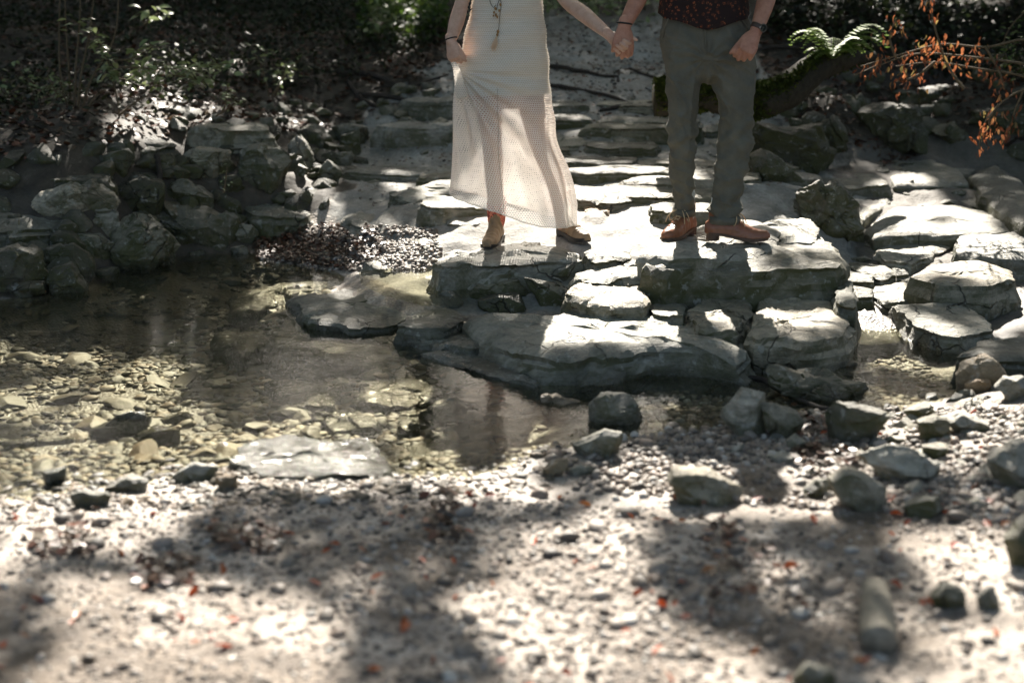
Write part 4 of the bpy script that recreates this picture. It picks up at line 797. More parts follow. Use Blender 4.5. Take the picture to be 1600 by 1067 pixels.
def crochet(name, base, hole, sheer):
    t = NT(name); tc = t.n('ShaderNodeTexCoord'); s = t.n('ShaderNodeSeparateXYZ'); t.l(tc.outputs['UV'], s.inputs[0])
    dst = t.math('MULTIPLY', t.math('SUBTRACT', t.noise(tc.outputs['Object'], 18, 3), .5), .9); U = t.math('ADD', t.math('MULTIPLY', s.outputs[0], 104.), dst); Vv = t.math('ADD', t.math('MULTIPLY', s.outputs[1], 116.), dst)
    row = t.math('FLOOR', Vv); a = t.math('SUBTRACT', t.math('FRACT', t.math('ADD', U, t.math('MULTIPLY', row, .5))), .5); b = t.math('SUBTRACT', t.math('FRACT', Vv), .5)
    d = t.math('SQRT', t.math('ADD', t.math('MULTIPLY', a, a), t.math('MULTIPLY', b, b)))
    ho = t.ramp(d, [(.20, 1.), (.34, 0.)]); fi = t.noise(tc.outputs['Object'], 260, 4, .7)
    col = t.mix(.35, base, t.ramp(t.noise(tc.outputs['Object'], 6, 4), [(.3, tuple(x*.82 for x in base)), (.7, tuple(min(1, x*1.05) for x in base))]))
    col = t.mix(t.math('MULTIPLY', ho, .6 if not sheer else .15), col, (.42, .33, .22))
    h = t.math('ADD', t.math('MULTIPLY', d, 1.), t.math('MULTIPLY', fi, .5)); nb = t.bump(h, .7, .004)
    bs = t.bsdf(col, .85, nb, .15); tl = t.n('ShaderNodeBsdfTranslucent'); tl.inputs[0].default_value = (.90, .84, .77, 1); t.l(nb, tl.inputs['Normal'])
    m1 = t.n('ShaderNodeMixShader', i_0=.42 if sheer else .25); t.l(bs, m1.inputs[1]); t.l(tl.outputs[0], m1.inputs[2])
    if not sheer: return t.fin(m1.outputs[0])
    tp_ = t.n('ShaderNodeBsdfTransparent'); m2 = t.n('ShaderNodeMixShader'); al = t.math('ADD', t.math('MULTIPLY', ho, 1-sheer), sheer, True); t.l(al, m2.inputs[0]); t.l(m1.outputs[0], m2.inputs[1]); t.l(tp_.outputs[0], m2.inputs[2])
    return t.fin(m2.outputs[0])
cream = (.86, .835, .775)
dress(0., 999, 'dress', crochet('cream_crochet', cream, 1, .06), 330)
lin = dress(.006, 146, 'dress_lining', simple('cream_lining', (.80, .70, .56), .8, .2, 30, .1), 60)
hm = [];
for th in np.linspace(0, 2*math.pi, 90, endpoint=False):
    pass
seam = simple('seam_thread', (.45, .40, .33), .9)
dm = bpy.data.objects['dress'].data; nn_ = 176; co = np.empty(len(dm.vertices)*3, np.float32); dm.vertices.foreach_get('co', co); co = co.reshape(-1, nn_, 3)+np.array(wroot['_o'])
V, Fq = tube(np.vstack([co[-1], co[-1][:1]])+[0, 0, .004], [.0022]*(nn_+1), 6, ref=(0, 0, 1), m=1, cap=False); mk('dress_hem', V, Fq, M_hem if 'M_hem' in globals() else crochet('hem_band', (.78, .73, .64), 1, 0), wroot)
j = int(.27*nn_); V, Fq = tube(co[175::6, j]+[0, -.004, 0], [.0016]*len(co[175::6]), 5, m=1); mk('dress_seam', V, Fq, seam, wroot)
# gathered cloth in her fist
V, Fq = tube(mpts([(709, 100, DW-.13), (713, 108, DW-.13), (716, 122, DW-.11), (722, 150, DW-.10)]), [(.012, .010), (.016, .013), (.020, .016), (.030, .012)], 16, m=6)
V = V+np.random.default_rng(1).normal(size=V.shape)*.0012; mk('dress_gather', V, Fq, bpy.data.materials['cream_crochet'], wroot, uv=V[:, [0, 2]])
# straps of the dress over the shoulders
for a in (762, 826):
    V, Fq = tube(mpts([(a, -75, DW-.085), (a, -88, DW-.04), (a, -92, DW), (a, -80, DW+.05)]), [(.012, .003)]*4, 8); mk('dress_strap', V, Fq, bpy.data.materials['hem_band'], wroot)
# long necklace
def front(px, py, e=.006):
    th_ = math.asin(1)
    i = int(np.clip((py+78)/(330+78)*(len(co)-1), 0, len(co)-1)); Q = co[:, :nn_//2].reshape(-1, 3); a, b = proj(Q); k = np.argmin((a-px)**2+(b-py)**2); return W(px, py, Q[k, 1]-e)
nk = []
for P in ([(770, -80), (765, -40), (764, -12), (766, 4), (771, 12), (775, 8)], [(815, -80), (800, -40), (785, -10), (778, 6), (776, 16)], [(775, -6), (783, 4), (781, 25), (779, 48), (777, 56)]):
    nk.append(tube([front(*q) for q in P], [.0014]*len(P), 6, m=4))
V, Fq = join(nk); neck = mk('necklace', V, Fq, simple('dark_cord', (.06, .04, .03), .6), wroot)
bm_ = simple('brass_beads', (.32, .17, .05), .4, .6)
def ball(c, r): return loft([np.array(c)+[0, 0, z*r] for z in (-.7, 0, .7)], [X_*r*a for a in (.7, 1, .7)], [Y_*r*a for a in (.7, 1, .7)], 8)
bd = [ball(front(a, b, .01), r) for a, b, r in [(782, 8, .006), (780, 17, .005), (774, 14, .006), (772, 20, .005), (775, 24, .006), (771, 25, .004), (777, 27, .005), (778, 50, .007), (777, 55, .006)]]
for V, Fq in bd: mk('bead', V, Fq, bm_, neck)
V, Fq = join([tube([front(776, 57, .012), front(776-2+k*1.1-4, 68, .012), front(767+k*1.3, 76+2*(k % 3), .012)], [.0015, .003, .0012], 5, m=3) for k in range(7)]); mk('tassel', V, Fq, crochet('tassel_cotton', (.78, .55, .36), 1, 0), neck)
# boots
bt = simple('tan_leather', (.24, .165, .095), .55, .4, 25, .35, .003); bs = simple('black_rubber', (.015, .013, .012), .5, .5)
def floral():
    t = NT('red_floral'); tc = t.n('ShaderNodeTexCoord'); c = t.ramp(t.noise(tc.outputs['Object'], 55, 3, .6, 1.), [(.40, (.10, .02, .015)), (.47, (.50, .06, .04)), (.56, (.70, .28, .17)), (.64, (.45, .05, .04))])
    return t.fin(t.bsdf(c, .6))
fl = floral()
for toe, heel, an in (((760, 390), (791, 367), (775, 326)), ((920, 380), (866, 366), (880, 340))):
    T = onz(*toe, ZW); Hh = onz(*heel, ZW)
    H0, u, v, up = shoe_parts(T, Hh, ZW-.004, .255, .043, bt, bs, wroot, .118, (.042, .05), nm='boot', heelh=.022)
    an_ = H0+u*.255*.2
    V, Fq = loft([an_+Z_*q for q in (.11, .16, .205)], [v*.044, v*.047, v*.050], [u*.050, u*.053, u*.057], 22); mk('boot_shaft', V+np.random.default_rng(3).normal(size=V.shape)*.0008, Fq, fl, wroot)
# ---- the person in trousers
ZM = .352; DM = 6.64
mroot = empty('person', W(1110, 372, DM)*[1, 1, 0]+[0, 0, ZM], label='person in olive grey trousers, dark floral shirt and brown lace-up shoes', cat='person')
mp_ = [rowsloft([(95, 1040, 1172), (60, 1048, 1162), (20, 1048, 1157), (-20, 1040, 1165), (-60, 1034, 1172), (-100, 1028, 1178), (-122, 1040, 1166), (-134, 1062, 1144)], DM, [.09, .095, .09, .095, .115, .12, .10, .08])]
mp_ += [tube(mpts([(1074, 85, DM), (1068, 150, DM), (1067, 210, DM), (1067, 270, DM+.05), (1070, 350, 6.80)]), [(.075, .08), (.058, .06), (.042, .042), (.040, .040), (.034, .036)], 18)]
mp_ += [tube(mpts([(1142, 85, DM), (1148, 145, DM-.01), (1149, 208, DM-.01), (1138, 270, DM), (1126, 352, 6.68)]), [(.075, .08), (.058, .06), (.042, .042), (.040, .040), (.034, .036)], 18)]
mp_ += [loft(mpts([(1103, -130, DM), (1103, -145, DM), (1103, -162, DM-.01)]), [X_*.065, X_*.058, X_*.056], [Y_*.062, Y_*.06, Y_*.06], 16)]
mp_ += head(W(1103, -196, DM-.01), .23, .077)
mp_ += [tube(mpts([(1046, -118, DM), (1030, -112, DM), (1018, -80, DM), (1012, -38, DM+.03), (996, 0, DM-.04), (976, 40, DM-.10)]), [(.05, .055), (.055, .06), (.05, .052), (.043, .045), (.041, .040), (.029, .023)], 18)]
mp_ += [tube(mpts([(1160, -118, DM), (1178, -112, DM), (1190, -80, DM), (1204, -38, DM+.03), (1196, 5, DM-.09), (1181, 50, DM-.19)]), [(.05, .055), (.055, .06), (.05, .052), (.043, .045), (.041, .040), (.028, .023)], 18)]
rx = W(975, 42, DM-.105); rd = W(969, 84, DM-.115)-rx; mp_ += hand(rx, rd, (-.1, -1, .05), (1, -.05, 0), (.4, .8, .8), 1.06, .05, (.92, .36, .25), .3)
lx = W(1180, 52, DM-.195); ld = W(1160, 92, DM-.225)-lx; mp_ += hand(lx, ld, (.12, -1, .15), (-1, -.1, -.3), (.5, .95, .6), 1.06, .03, (.95, .30, .15), .0)
remesh('body', mp_, M['skinm'], mroot, .0036, 2)
eyes(W(1103, -196, DM-.01), .23, .077, mroot, iris)
Ch = W(1103, -196, DM-.01); remesh('hair', [loft([Ch+[0, .035, -.06], Ch+[0, .03, .02], Ch+[0, .02, .085], Ch+[0, .01, .125]], [X_*a for a in (.07, .083, .078, .035)], [Y_*a for a in (.055, .078, .082, .04)], 20)], hairm, mroot, .006, 2, lambda P, N: P+N*(.003*fbm(P, 60, 2, 3))[:, None])
ring('wristband', W(975.5, 37, DM-.098), rd, .033, .027, .004, blk, mroot)
st = simple('brown_leather_strap', (.05, .028, .018), .5); wc = W(1184, 43, DM-.18); ax = ld/np.linalg.norm(ld)
ring('watch_strap', wc, ld, .0315, .0275, .0025, st, mroot, wide=4.5)
steel = simple('watch_steel', (.5, .48, .44), .25, .8, 50, .1); steel.node_tree.nodes['Principled BSDF'].inputs['Metallic'].default_value = .9
cn = np.array([.62, -.75, .12]); cn -= ax*(cn@ax); cn /= np.linalg.norm(cn); ct = np.cross(ax, cn); wf_ = wc+cn*.031
V, Fq = loft([wf_, wf_+cn*.006], [ax*.019]*2, [ct*.019]*2, 28, False); wt = mk('watch', V, Fq, steel, mroot, smooth=False)
V, Fq = loft([wf_+cn*.006, wf_+cn*.0075], [ax*.0155]*2, [ct*.0155]*2, 28, False); mk('watch_face', V, Fq, simple('dark_dial', (.012, .016, .014), .12, .6), wt, smooth=False)
V, Fq = join([tube([wf_+cn*.0078, wf_+cn*.0078+ax*.009+ct*.004], [.0008]*2, 4, ref=cn, m=1), tube([wf_+cn*.0078, wf_+cn*.0078+ct*.011], [.0006]*2, 4, ref=cn, m=1)]); mk('watch_hands', V, Fq, steel, wt)
# trousers
def cloth(name, base, kind):
    t = NT(name); tc = t.n('ShaderNodeTexCoord'); ob = tc.outputs['Object']
    tw = t.n('ShaderNodeTexWave', i_Scale=160., i_Distortion=.6, bands_direction='DIAGONAL'); t.l(ob, tw.inputs[0]); f = t.noise(ob, 7, 5, .6)
    c = t.mix(.6, base, t.ramp(f, [(.3, .6), (.7, 1.35)]), 'MULTIPLY'); c = t.mix(.25, c, t.ramp(t.noise(ob, 300, 2), [(.3, .6), (.7, 1.4)]), 'MULTIPLY')
    if kind == 'floral':
        v = t.vor(ob, 48, rnd=.9); fl_ = t.ramp(v.outputs['Distance'], [(.26, 1.), (.42, 0.)]); v2 = t.vor(ob, 130)
        fl_ = t.math('MULTIPLY', fl_, t.ramp(v2.outputs['Distance'], [(.3, 1.), (.5, .15)])); c = t.mix(fl_, base, (.26, .075, .03)); v3 = t.vor(ob, 47, rnd=1); c = t.mix(t.ramp(v3.outputs['Distance'], [(.07, .8), (.11, 0.)]), c, (.2, .13, .05))
    h = t.math('ADD', t.math('MULTIPLY', tw.outputs[1], .25), t.noise(ob, 45, 4, .6)); mpp = t.n('ShaderNodeVectorMath', operation='MULTIPLY'); t.l(ob, mpp.inputs[0]); mpp.inputs[1].default_value = (1.4, 1.4, 2.6); fo = t.n('ShaderNodeTexNoise', noise_type='RIDGED_MULTIFRACTAL', i_Scale=6.5, i_Detail=3., i_Roughness=.45, i_Distortion=.5); t.l(mpp.outputs[0], fo.inputs['Vector'])
    b1 = t.bump(fo.outputs[0], .6, .012); return t.fin(t.bsdf(c, .85, t.bump(h, .35, .003, b1), .25))
M['trs'] = cloth('olive_grey_cotton', (.12, .115, .09), 'plain'); M['shirt'] = cloth('dark_floral_cotton', (.022, .012, .011), 'floral')
ll = rowsloft([(78, 1033, 1104), (100, 1037, 1101), (125, 1040, 1096), (150, 1042, 1093), (180, 1041, 1091), (205, 1040, 1090), (235, 1043, 1089), (270, 1046, 1088), (305, 1049, 1088), (334, 1050, 1087)], [6.64, 6.64, 6.64, 6.64, 6.64, 6.65, 6.67, 6.70, 6.73, 6.755], [.115, .113, .108, .103, .098, .092, .088, .083, .08, .078], cap=False)
rl = rowsloft([(78, 1104, 1181), (100, 1106, 1182), (125, 1110, 1182), (150, 1116, 1181), (180, 1120, 1180), (205, 1122, 1179), (235, 1119, 1175), (270, 1114, 1168), (310, 1109, 1161), (346, 1107, 1157)], DM-.01, [.115, .115, .11, .106, .102, .097, .092, .086, .083, .081], cap=False)
pv = rowsloft([(18, 1034, 1170), (40, 1031, 1175), (70, 1031, 1180), (92, 1035, 1181)], DM, [.12, .125, .13, .12])
def wrink(P, N):
    N = np.asarray(N)
    px, py = proj(P); left = px < 1102
    kn = np.exp(-((py-215)/40)**2); an = np.exp(-((py-325)/50)**2); cr = np.exp(-((py-95)/35)**2)
    q = np.c_[P[:, 0]*5+P[:, 1]*2, P[:, 1]*5, P[:, 2]*20+P[:, 0]*9]
    rg = lambda v: 1.6*np.clip(1-np.abs(v)*2.4, 0, 1)**1.6-.5
    r1 = rg(vn(q, 3)); r2 = rg(vn(q*1.9+3, 4))
    q2 = np.c_[P[:, 0]*15, P[:, 1]*12, P[:, 2]*3.5]; v1 = rg(vn(q2, 6))
    am = .002+.007*kn+.009*an+.006*cr
    qd = np.c_[P[:, 0]*16+P[:, 2]*9, P[:, 1]*9, P[:, 2]*9-P[:, 0]*5]; dg = rg(vn(qd, 9))
    ac = np.arctan2(px-1105, py-92); rc = np.hypot(px-1105, py-92); wk = .0065*np.exp(-rc/65)*np.clip(rc/14, 0, 1)*np.sin(ac*13+1)
    kf = (.006*kn+.007*an)*np.sin((py+(px-np.where(left, 1067, 1138))*.55)/4.6+3*fbm(P, 3, 2, 5))
    d = wk+kf+am*(.6*r1+.35*r2)+.004*v1+.006*dg+.007*fbm(P, 4, 2, 8)
    return P+N*(d-.007)[:, None]
tr = remesh('trousers', [ll, rl, pv], M['trs'], mroot, .0062, 5, wrink)
V, Fq = tube([W(1101, 36, DM-.137), W(1102, 60, DM-.137), W(1103, 84, DM-.125)], [(.004, .003)]*3, 6); mk('fly_seam', V, Fq, M['trs'], mroot)
for q in ([(1044, 30), (1038, 45), (1035, 60)], [(1160, 30), (1168, 45), (1173, 60)]):
    V, Fq = tube([W(a, b, DM-.095+.05*k/2) for k, (a, b) in enumerate(q)], [(.003, .002)]*3, 6); mk('pocket_edge', V, Fq, M['trs'], mroot)
for rows in ([(326, 1049, 1088), (336, 1049.5, 1087.5)], [(337, 1106, 1158), (348, 1106.5, 1157.5)]):
    V, Fq = rowsloft(rows, 6.75 if rows[0][0] < 330 else DM-.008, [.083, .082], 40, False); V = wrink(V, (V-V.mean(0))*[1, 1, 0]/np.linalg.norm((V-V.mean(0))*[1, 1, 0]+1e-9, axis=1)[:, None]*.4); mk('trouser_cuff', V, Fq, M['trs'], mroot)
# shirt, hanging over the waistband with a curved hem
n = 96; th = np.arange(n)/n*2*math.pi; rows = []
R_ = [(-134, 1068, 1138, .075), (-124, 1036, 1170, .11), (-100, 1024, 1182, .135), (-60, 1028, 1176, .135), (-20, 1030, 1168, .13), (0, 1030, 1168, .135), (20, 1029, 1171, .142), (40, 1028, 1174, .148)]
for v in np.linspace(0, 1, 90):
    hem = 42-20*np.abs(np.cos(th))**2.2+2.5*np.sin(th*5); y = -134+v*(hem+134); A = [np.interp(y, [q[0] for q in R_], [q[k] for q in R_]) for k in (1, 2, 3)]
    x = (A[0]+A[1])/2+(A[1]-A[0])/2*np.cos(th); P = np.array([W(a, b, DM) for a, b in zip(x, y)]); fo = .006*np.sin(th*7+v*3)*ss(y, -60, 30)+.005*vn(np.c_[P[:, 0]*9, P[:, 1]*9, P[:, 2]*16], 3)
    P[:, 1] -= (A[2]+fo)*np.sin(th); P[:, 0] += fo*np.cos(th); rows.append(P)
shv = np.vstack(rows); mk('shirt', shv, gridfaces(90, n, True), M['shirt'], mroot)
for P in ([(1042, -120, DM), (1024, -108, DM), (1015, -72, DM+.01), (1011, -38, DM+.03), (1007, -24, DM+.01)], [(1164, -120, DM), (1184, -108, DM), (1194, -72, DM+.01), (1205, -38, DM+.03), (1202, -20, DM-.02)]):
    V, Fq = tube(mpts(P), [(.06, .07), (.068, .075), (.062, .066), (.056, .06), (.056, .058)], 26, m=8); V = V+.004*vn(V*[20, 20, 40], 2)[:, None]; mk('sleeve', V, Fq, M['shirt'], mroot)
V, Fq = loft([W(1103, -134, DM), W(1103, -150, DM-.005)], [X_*.075, X_*.07], [Y_*.075, Y_*.07], 30, False); mk('collar', V, Fq, M['shirt'], mroot)
# shoes
bl = simple('brown_leather', (.235, .088, .04), .34, .5, 18, .3, .0015); sb = simple('brown_sole', (.09, .05, .03), .55); lace = simple('tan_lace', (.52, .38, .22), .8, .2, 200)
sock = simple('pale_grey_sock', (.36, .40, .40), .95, .1, 200)
for toe, heel, top, sx in (((1037, 377), (1083, 361), .105, -1), ((1203, 376), (1104, 372), .105, 1)):
    T = onz(*toe, ZM); Hh = onz(*heel, ZM); L = .305
    H0, u, v, up = shoe_parts(T, Hh, ZM-.004, L, .047, bl, sb, mroot, .078, (.037, .046), nm='shoe', heelh=.024, toe_pt=.7)
    an_ = H0+u*L*.21
    V, Fq = loft([an_+Z_*q for q in (.07, .12, .20)], [v*.034, v*.035, v*.036], [u*.044, u*.041, u*.038], 20); mk('sock', V, Fq, sock, mroot)
    ls = []
    us = up.data; co2 = np.empty(len(us.vertices)*3, np.float32); us.vertices.foreach_get('co', co2); co2 = co2.reshape(-1, 3)+np.array(mroot['_o'])
    def on(s_, w_, e=.002):
        p = H0+u*L*s_+v*w_; k = np.where(((co2-p)@u)**2+((co2-p)@v)**2 < .005**2)[0]; zz = co2[k, 2].max() if len(k) else ZM+.08; return np.array([p[0], p[1], zz+e])
    for k in range(4):
        s0 = .42+k*.045; w0 = .017-.002*k; ls.append(tube([on(s0, -w0), on(s0+.012, 0, .004), on(s0+.03, w0)], [.0022]*3, 6, ref=(0, 0, 1))); ls.append(tube([on(s0, w0), on(s0+.012, 0, .005), on(s0+.03, -w0)], [.0022]*3, 6, ref=(0, 0, 1)))
    k0 = on(.44, 0, .009)
    side = v if (v@(-Y_)) > 0 else -v
    for q in (1, -1):
        o = side*q
        ls.append(tube([k0, k0+o*.025+Z_*.010+u*.01, k0+o*.050-Z_*.020+u*.015, k0+o*.047-Z_*.045+u*.005, k0+o*.032-Z_*.030-u*.004, k0+o*.008], [.0023]*6, 6, ref=(0, 0, 1)))
        ls.append(tube([k0, k0+o*.02+Z_*.006+u*.02, k0+o*.042-Z_*.018+u*.045, k0+o*.050-Z_*.045+u*.055], [.0023]*4, 6, ref=(0, 0, 1)))
    V, Fq = join(ls); mk('lace', V, Fq, lace, mroot)
    sm = [tube([on(.52+.02*abs(q), .028*q, .0) for q in (-1.2, -.6, 0, .6, 1.2)], [.0013]*5, 5, ref=(0, 0, 1)), tube([on(.36, -.024, .001), on(.45, -.024, .001), on(.54, -.022, .001)], [.0013]*3, 5, ref=(0, 0, 1)), tube([on(.36, .024, .001), on(.45, .024, .001), on(.54, .022, .001)], [.0013]*3, 5, ref=(0, 0, 1))]
    V, Fq = join(sm); mk('shoe_stitching', V, Fq, sb, mroot)
# ------------------------------------------------------------------ small stones
import bmesh
def ico(sub):
    b = bmesh.new(); bmesh.ops.create_icosphere(b, subdivisions=sub, radius=1.); V = np.array([v.co[:] for v in b.verts]); Fq = np.array([[v.index for v in f.verts] for f in b.faces]); b.free(); return V, Fq
def pebshape(sub, sd, cuts, rnd=.86):
    V, Fq = ico(sub); r = np.random.default_rng(sd)
    for _ in range(cuts):
        n = r.normal(size=3); n /= np.linalg.norm(n); V = V-np.maximum(0, V@n-r.uniform(rnd-.25, rnd))[:, None]*n
    return V*(1+.08*fbm(V, 1.3, 2, sd))[:, None], Fq
def rotm(n, r, tilt=.35):
    a = r.uniform(0, 6.283, n); b = r.normal(0, tilt, n); c = r.normal(0, tilt, n); ca, sa, cb, sb_, cc, sc_ = np.cos(a), np.sin(a), np.cos(b), np.sin(b), np.cos(c), np.sin(c); o = np.zeros(n); l = np.ones(n)
    Rz = np.array([[ca, -sa, o], [sa, ca, o], [o, o, l]]).transpose(2, 0, 1); Rx = np.array([[l, o, o], [o, cb, -sb_], [o, sb_, cb]]).transpose(2, 0, 1); Ry = np.array([[cc, o, sc_], [o, l, o], [-sc_, o, cc]]).transpose(2, 0, 1)
    return Rx@Ry@Rz
def bulk(name, shapes, P, S3, mat, r, tilt=.35, **p):
    k = r.integers(0, len(shapes), len(P)); Rm = rotm(len(P), r, tilt); VV = []; FF = []; off = 0
    for i, (v, f) in enumerate(shapes):
        s = k == i
        if not s.any(): continue
        q = np.einsum('nij,nvj->nvi', Rm[s], v[None]*S3[s][:, None])+P[s][:, None]; m = s.sum()
        VV.append(q.reshape(-1, 3)); FF.append((f[None]+(np.arange(m)*len(v))[:, None, None]).reshape(-1, f.shape[1])+off); off += m*len(v)
    return mk(name, np.vstack(VV), np.vstack(FF), mat, org=np.zeros(3), **p)
def scat(n, poly, r, dens=None):             # random ground points whose photo position lies in the polygon
    poly = np.asarray(poly, float); W4 = np.array([hit(*q) for q in poly]); lo, hi = W4.min(0), W4.max(0); out = np.empty((0, 3)); it = 0
    while len(out) < n and it < 60:
        m = max(2000, n*3); x = r.uniform(lo[0]-.1, hi[0]+.1, m); y = r.uniform(lo[1]-.1, hi[1]+.1, m); z = H(x, y); P = np.stack([x, y, z], 1); px, py = proj(P); ok = inpoly(px, py, poly)
        if dens is not None: ok &= r.random(m) < dens(P)
        out = np.vstack([out, P[ok]]); it += 1
    return out[:n]
def rings(rr): return np.asarray(rr)
def indiv(name, label, group, shapes, P, S3, mat, r, cat='stone', tilt=.35, sharp=None):
    meshes = []
    for i, (v, f) in enumerate(shapes):
        me = bpy.data.meshes.new(name); me.from_pydata([tuple(x) for x in v], [], [tuple(int(i) for i in q) for q in f]); me.shade_smooth(); me.materials.append(mat)
        if sharp:
            try: me.set_sharp_from_angle(angle=sharp)
            except Exception: pass
        meshes.append(me)
    Rm = rotm(len(P), r, tilt)
    from mathutils import Matrix
    for i in range(len(P)):
        o = bpy.data.objects.new(name, meshes[int(r.integers(0, len(meshes)))]); COL.objects.link(o)
        o.matrix_world = Matrix.Translation(P[i]) @ Matrix([list(q) for q in Rm[i]]).to_4x4() @ Matrix.Diagonal((*S3[i], 1)); props(o, label, cat, group, 'thing')
r5 = np.random.default_rng(5)
PB = [pebshape(2, 30+i, 7) for i in range(7)]; PS = [pebshape(1, 50+i, 3, .95) for i in range(6)]; PA = [pebshape(3, 70+i, 16, .8) for i in range(8)]
FG = [(-60, 790), (60, 780), (250, 770), (420, 752), (600, 745), (820, 735), (850, 700), (900, 660), (1000, 640), (1130, 640), (1290, 640), (1480, 640), (1660, 600), (1700, 1120), (-100, 1120)]
def dn(P): return ss(fbm(P, 1.6, 3, 40), -.7, .35)*.9+.1
def dn2(P): return np.clip(ss(fbm(P, 1.3, 3, 44), -.5, .4)*(.35+.65*ss(P[:, 0]-.25*P[:, 1], -1.6, .6))+.08, 0, 1)
P = scat(14000, FG, r5, dn2); s = np.exp(r5.normal(math.log(.0064), .45, len(P))).clip(.003, .015); P[:, 2] += s*r5.uniform(-.35, .2, len(P))
bulk('gravel', PS, P, np.stack([s*1.2, s, s*.7], 1), M['pebble'], r5, kind='stuff')
P = scat(290, FG, r5, lambda P: .15+.85*dn2(P)); s = .010+.022*r5.random(len(P))**1.8+0*r5.uniform(.012, .034, len(P)); P[:, 2] += s*.15
indiv('pebble', 'smooth pale pebble lying loose on the foreground gravel', 'loose pebbles on the foreground gravel', PB, P, np.stack([s*1.25, s, s*.68], 1), M['pebble'], r5, 'pebble')
SPIT = [(860, 690), (930, 655), (1010, 620), (1130, 620), (1290, 640), (1500, 640), (1600, 640), (1600, 800), (1300, 800), (900, 770)]
P = scat(2600, SPIT, r5, dn); s = np.exp(r5.normal(math.log(.011), .35, len(P))).clip(.006, .019); P[:, 2] += s*.3
bulk('shingle', PB, P, np.stack([s*1.2, s, s*.75], 1), M['pebble'], r5, kind='stuff')
POOL = [(-80, 500), (60, 470), (160, 452), (280, 405), (420, 410), (560, 430), (600, 520), (800, 600), (900, 640), (860, 720), (780, 750), (560, 750), (-80, 780)]
P = scat(230, POOL, r5, dn); s = .026+.06*r5.random(len(P))**2.2; P[:, 2] = np.minimum(P[:, 2]+s*.05, -s*.5)
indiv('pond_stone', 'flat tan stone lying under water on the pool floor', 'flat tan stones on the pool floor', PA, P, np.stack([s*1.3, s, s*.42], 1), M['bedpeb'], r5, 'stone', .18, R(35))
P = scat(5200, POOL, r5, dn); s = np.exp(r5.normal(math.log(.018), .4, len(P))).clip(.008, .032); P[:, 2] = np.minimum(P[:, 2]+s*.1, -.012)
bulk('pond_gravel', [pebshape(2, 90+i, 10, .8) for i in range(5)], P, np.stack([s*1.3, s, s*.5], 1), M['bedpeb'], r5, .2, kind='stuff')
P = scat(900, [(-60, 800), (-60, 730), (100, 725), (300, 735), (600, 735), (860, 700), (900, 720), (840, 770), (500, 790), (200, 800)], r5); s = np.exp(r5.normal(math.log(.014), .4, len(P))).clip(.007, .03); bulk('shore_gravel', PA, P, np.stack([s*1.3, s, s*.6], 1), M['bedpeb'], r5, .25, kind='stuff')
P = scat(1500, [(540, 365), (600, 352), (680, 360), (690, 400), (670, 424), (560, 424), (440, 424), (400, 400), (560, 400)], r5); s = r5.uniform(.006, .016, len(P)); P[:, 2] += s*.3; bulk('bank_gravel', PB, P, np.stack([s*1.2, s, s*.6], 1), M['pebble'], r5, kind='stuff')
P = scat(1500, [(560, 330), (560, 230), (640, 150), (780, 90), (850, 40), (1030, 40), (1180, 120), (1240, 280), (1180, 300), (900, 300)], r5, dn); s = r5.uniform(.004, .014, len(P)); bulk('trail_grit', PB, P, np.stack([s*1.3, s, s*.6], 1), M['pebble'], r5, kind='stuff')
CH = [(960, 600), (1170, 590), (1280, 610), (1340, 540), (1420, 540), (1490, 600), (1400, 640), (1000, 650)]
P = scat(900, CH, r5); s = np.exp(r5.normal(math.log(.012), .4, len(P))).clip(.006, .026); bulk('channel_gravel', PB, P, np.stack([s*1.3, s, s*.5], 1), M['bedpeb'], r5, .2, kind='stuff')
for nm_, lb, gp, poly, n, a, b, mt, tl in (
    ('wall_stone', 'small angular grey stone wedged between the boulders of the left bank', 'filler stones of the left bank wall', [(-20, 260), (60, 235), (300, 215), (420, 210), (560, 205), (570, 250), (500, 330), (420, 350), (370, 385), (240, 420), (150, 445), (-20, 470)], 110, .05, .11, 'dark', .5),
    ('debris_stone', 'angular stone in the jumbled debris on the right shore', 'jumbled stones of the right shore', [(1110, 630), (1280, 640), (1440, 620), (1620, 600), (1620, 800), (1400, 810), (1230, 740), (1130, 700)], 95, .018, .045, 'lime', .4),
    ('trail_stone', 'small loose stone on the bedrock trail behind the couple', 'loose stones on the trail', [(560, 330), (570, 230), (660, 190), (860, 150), (1030, 150), (1190, 210), (1340, 280), (1330, 340), (1180, 330), (900, 260), (700, 290)], 85, .015, .04, 'lime', .3),
    ('joint_stone', 'small flat stone wedged in a joint of the right causeway', 'wedged stones of the causeway joints', [(1320, 250), (1470, 225), (1560, 300), (1600, 350), (1620, 520), (1440, 540), (1330, 480), (1340, 330)], 80, .03, .07, 'grey', .15),
    ('bank_stone', 'grey stone half buried at the top edge of the left bank', 'half buried stones above the left bank', [(180, 180), (420, 165), (560, 150), (700, 130), (700, 190), (560, 210), (300, 215)], 40, .04, .08, 'grey', .3),
    ('shade_stone', 'dark stone in the shade of the copper leaves', 'dark stones under the copper leaves', [(1190, 190), (1340, 110), (1600, 110), (1620, 260), (1500, 210), (1330, 240)], 60, .05, .12, 'dark', .4)):
    P = scat(n, poly, r5); s = r5.uniform(a, b, len(P))
    if len(P) == 0: continue
    if nm_ == 'joint_stone': P[:, 2] -= s*.1
    indiv(nm_, lb, gp, PA, P, np.stack([s*1.35, s, s*(.45 if 'joint' in nm_ else .75)], 1), M[mt], r5, 'stone', tl, R(35))
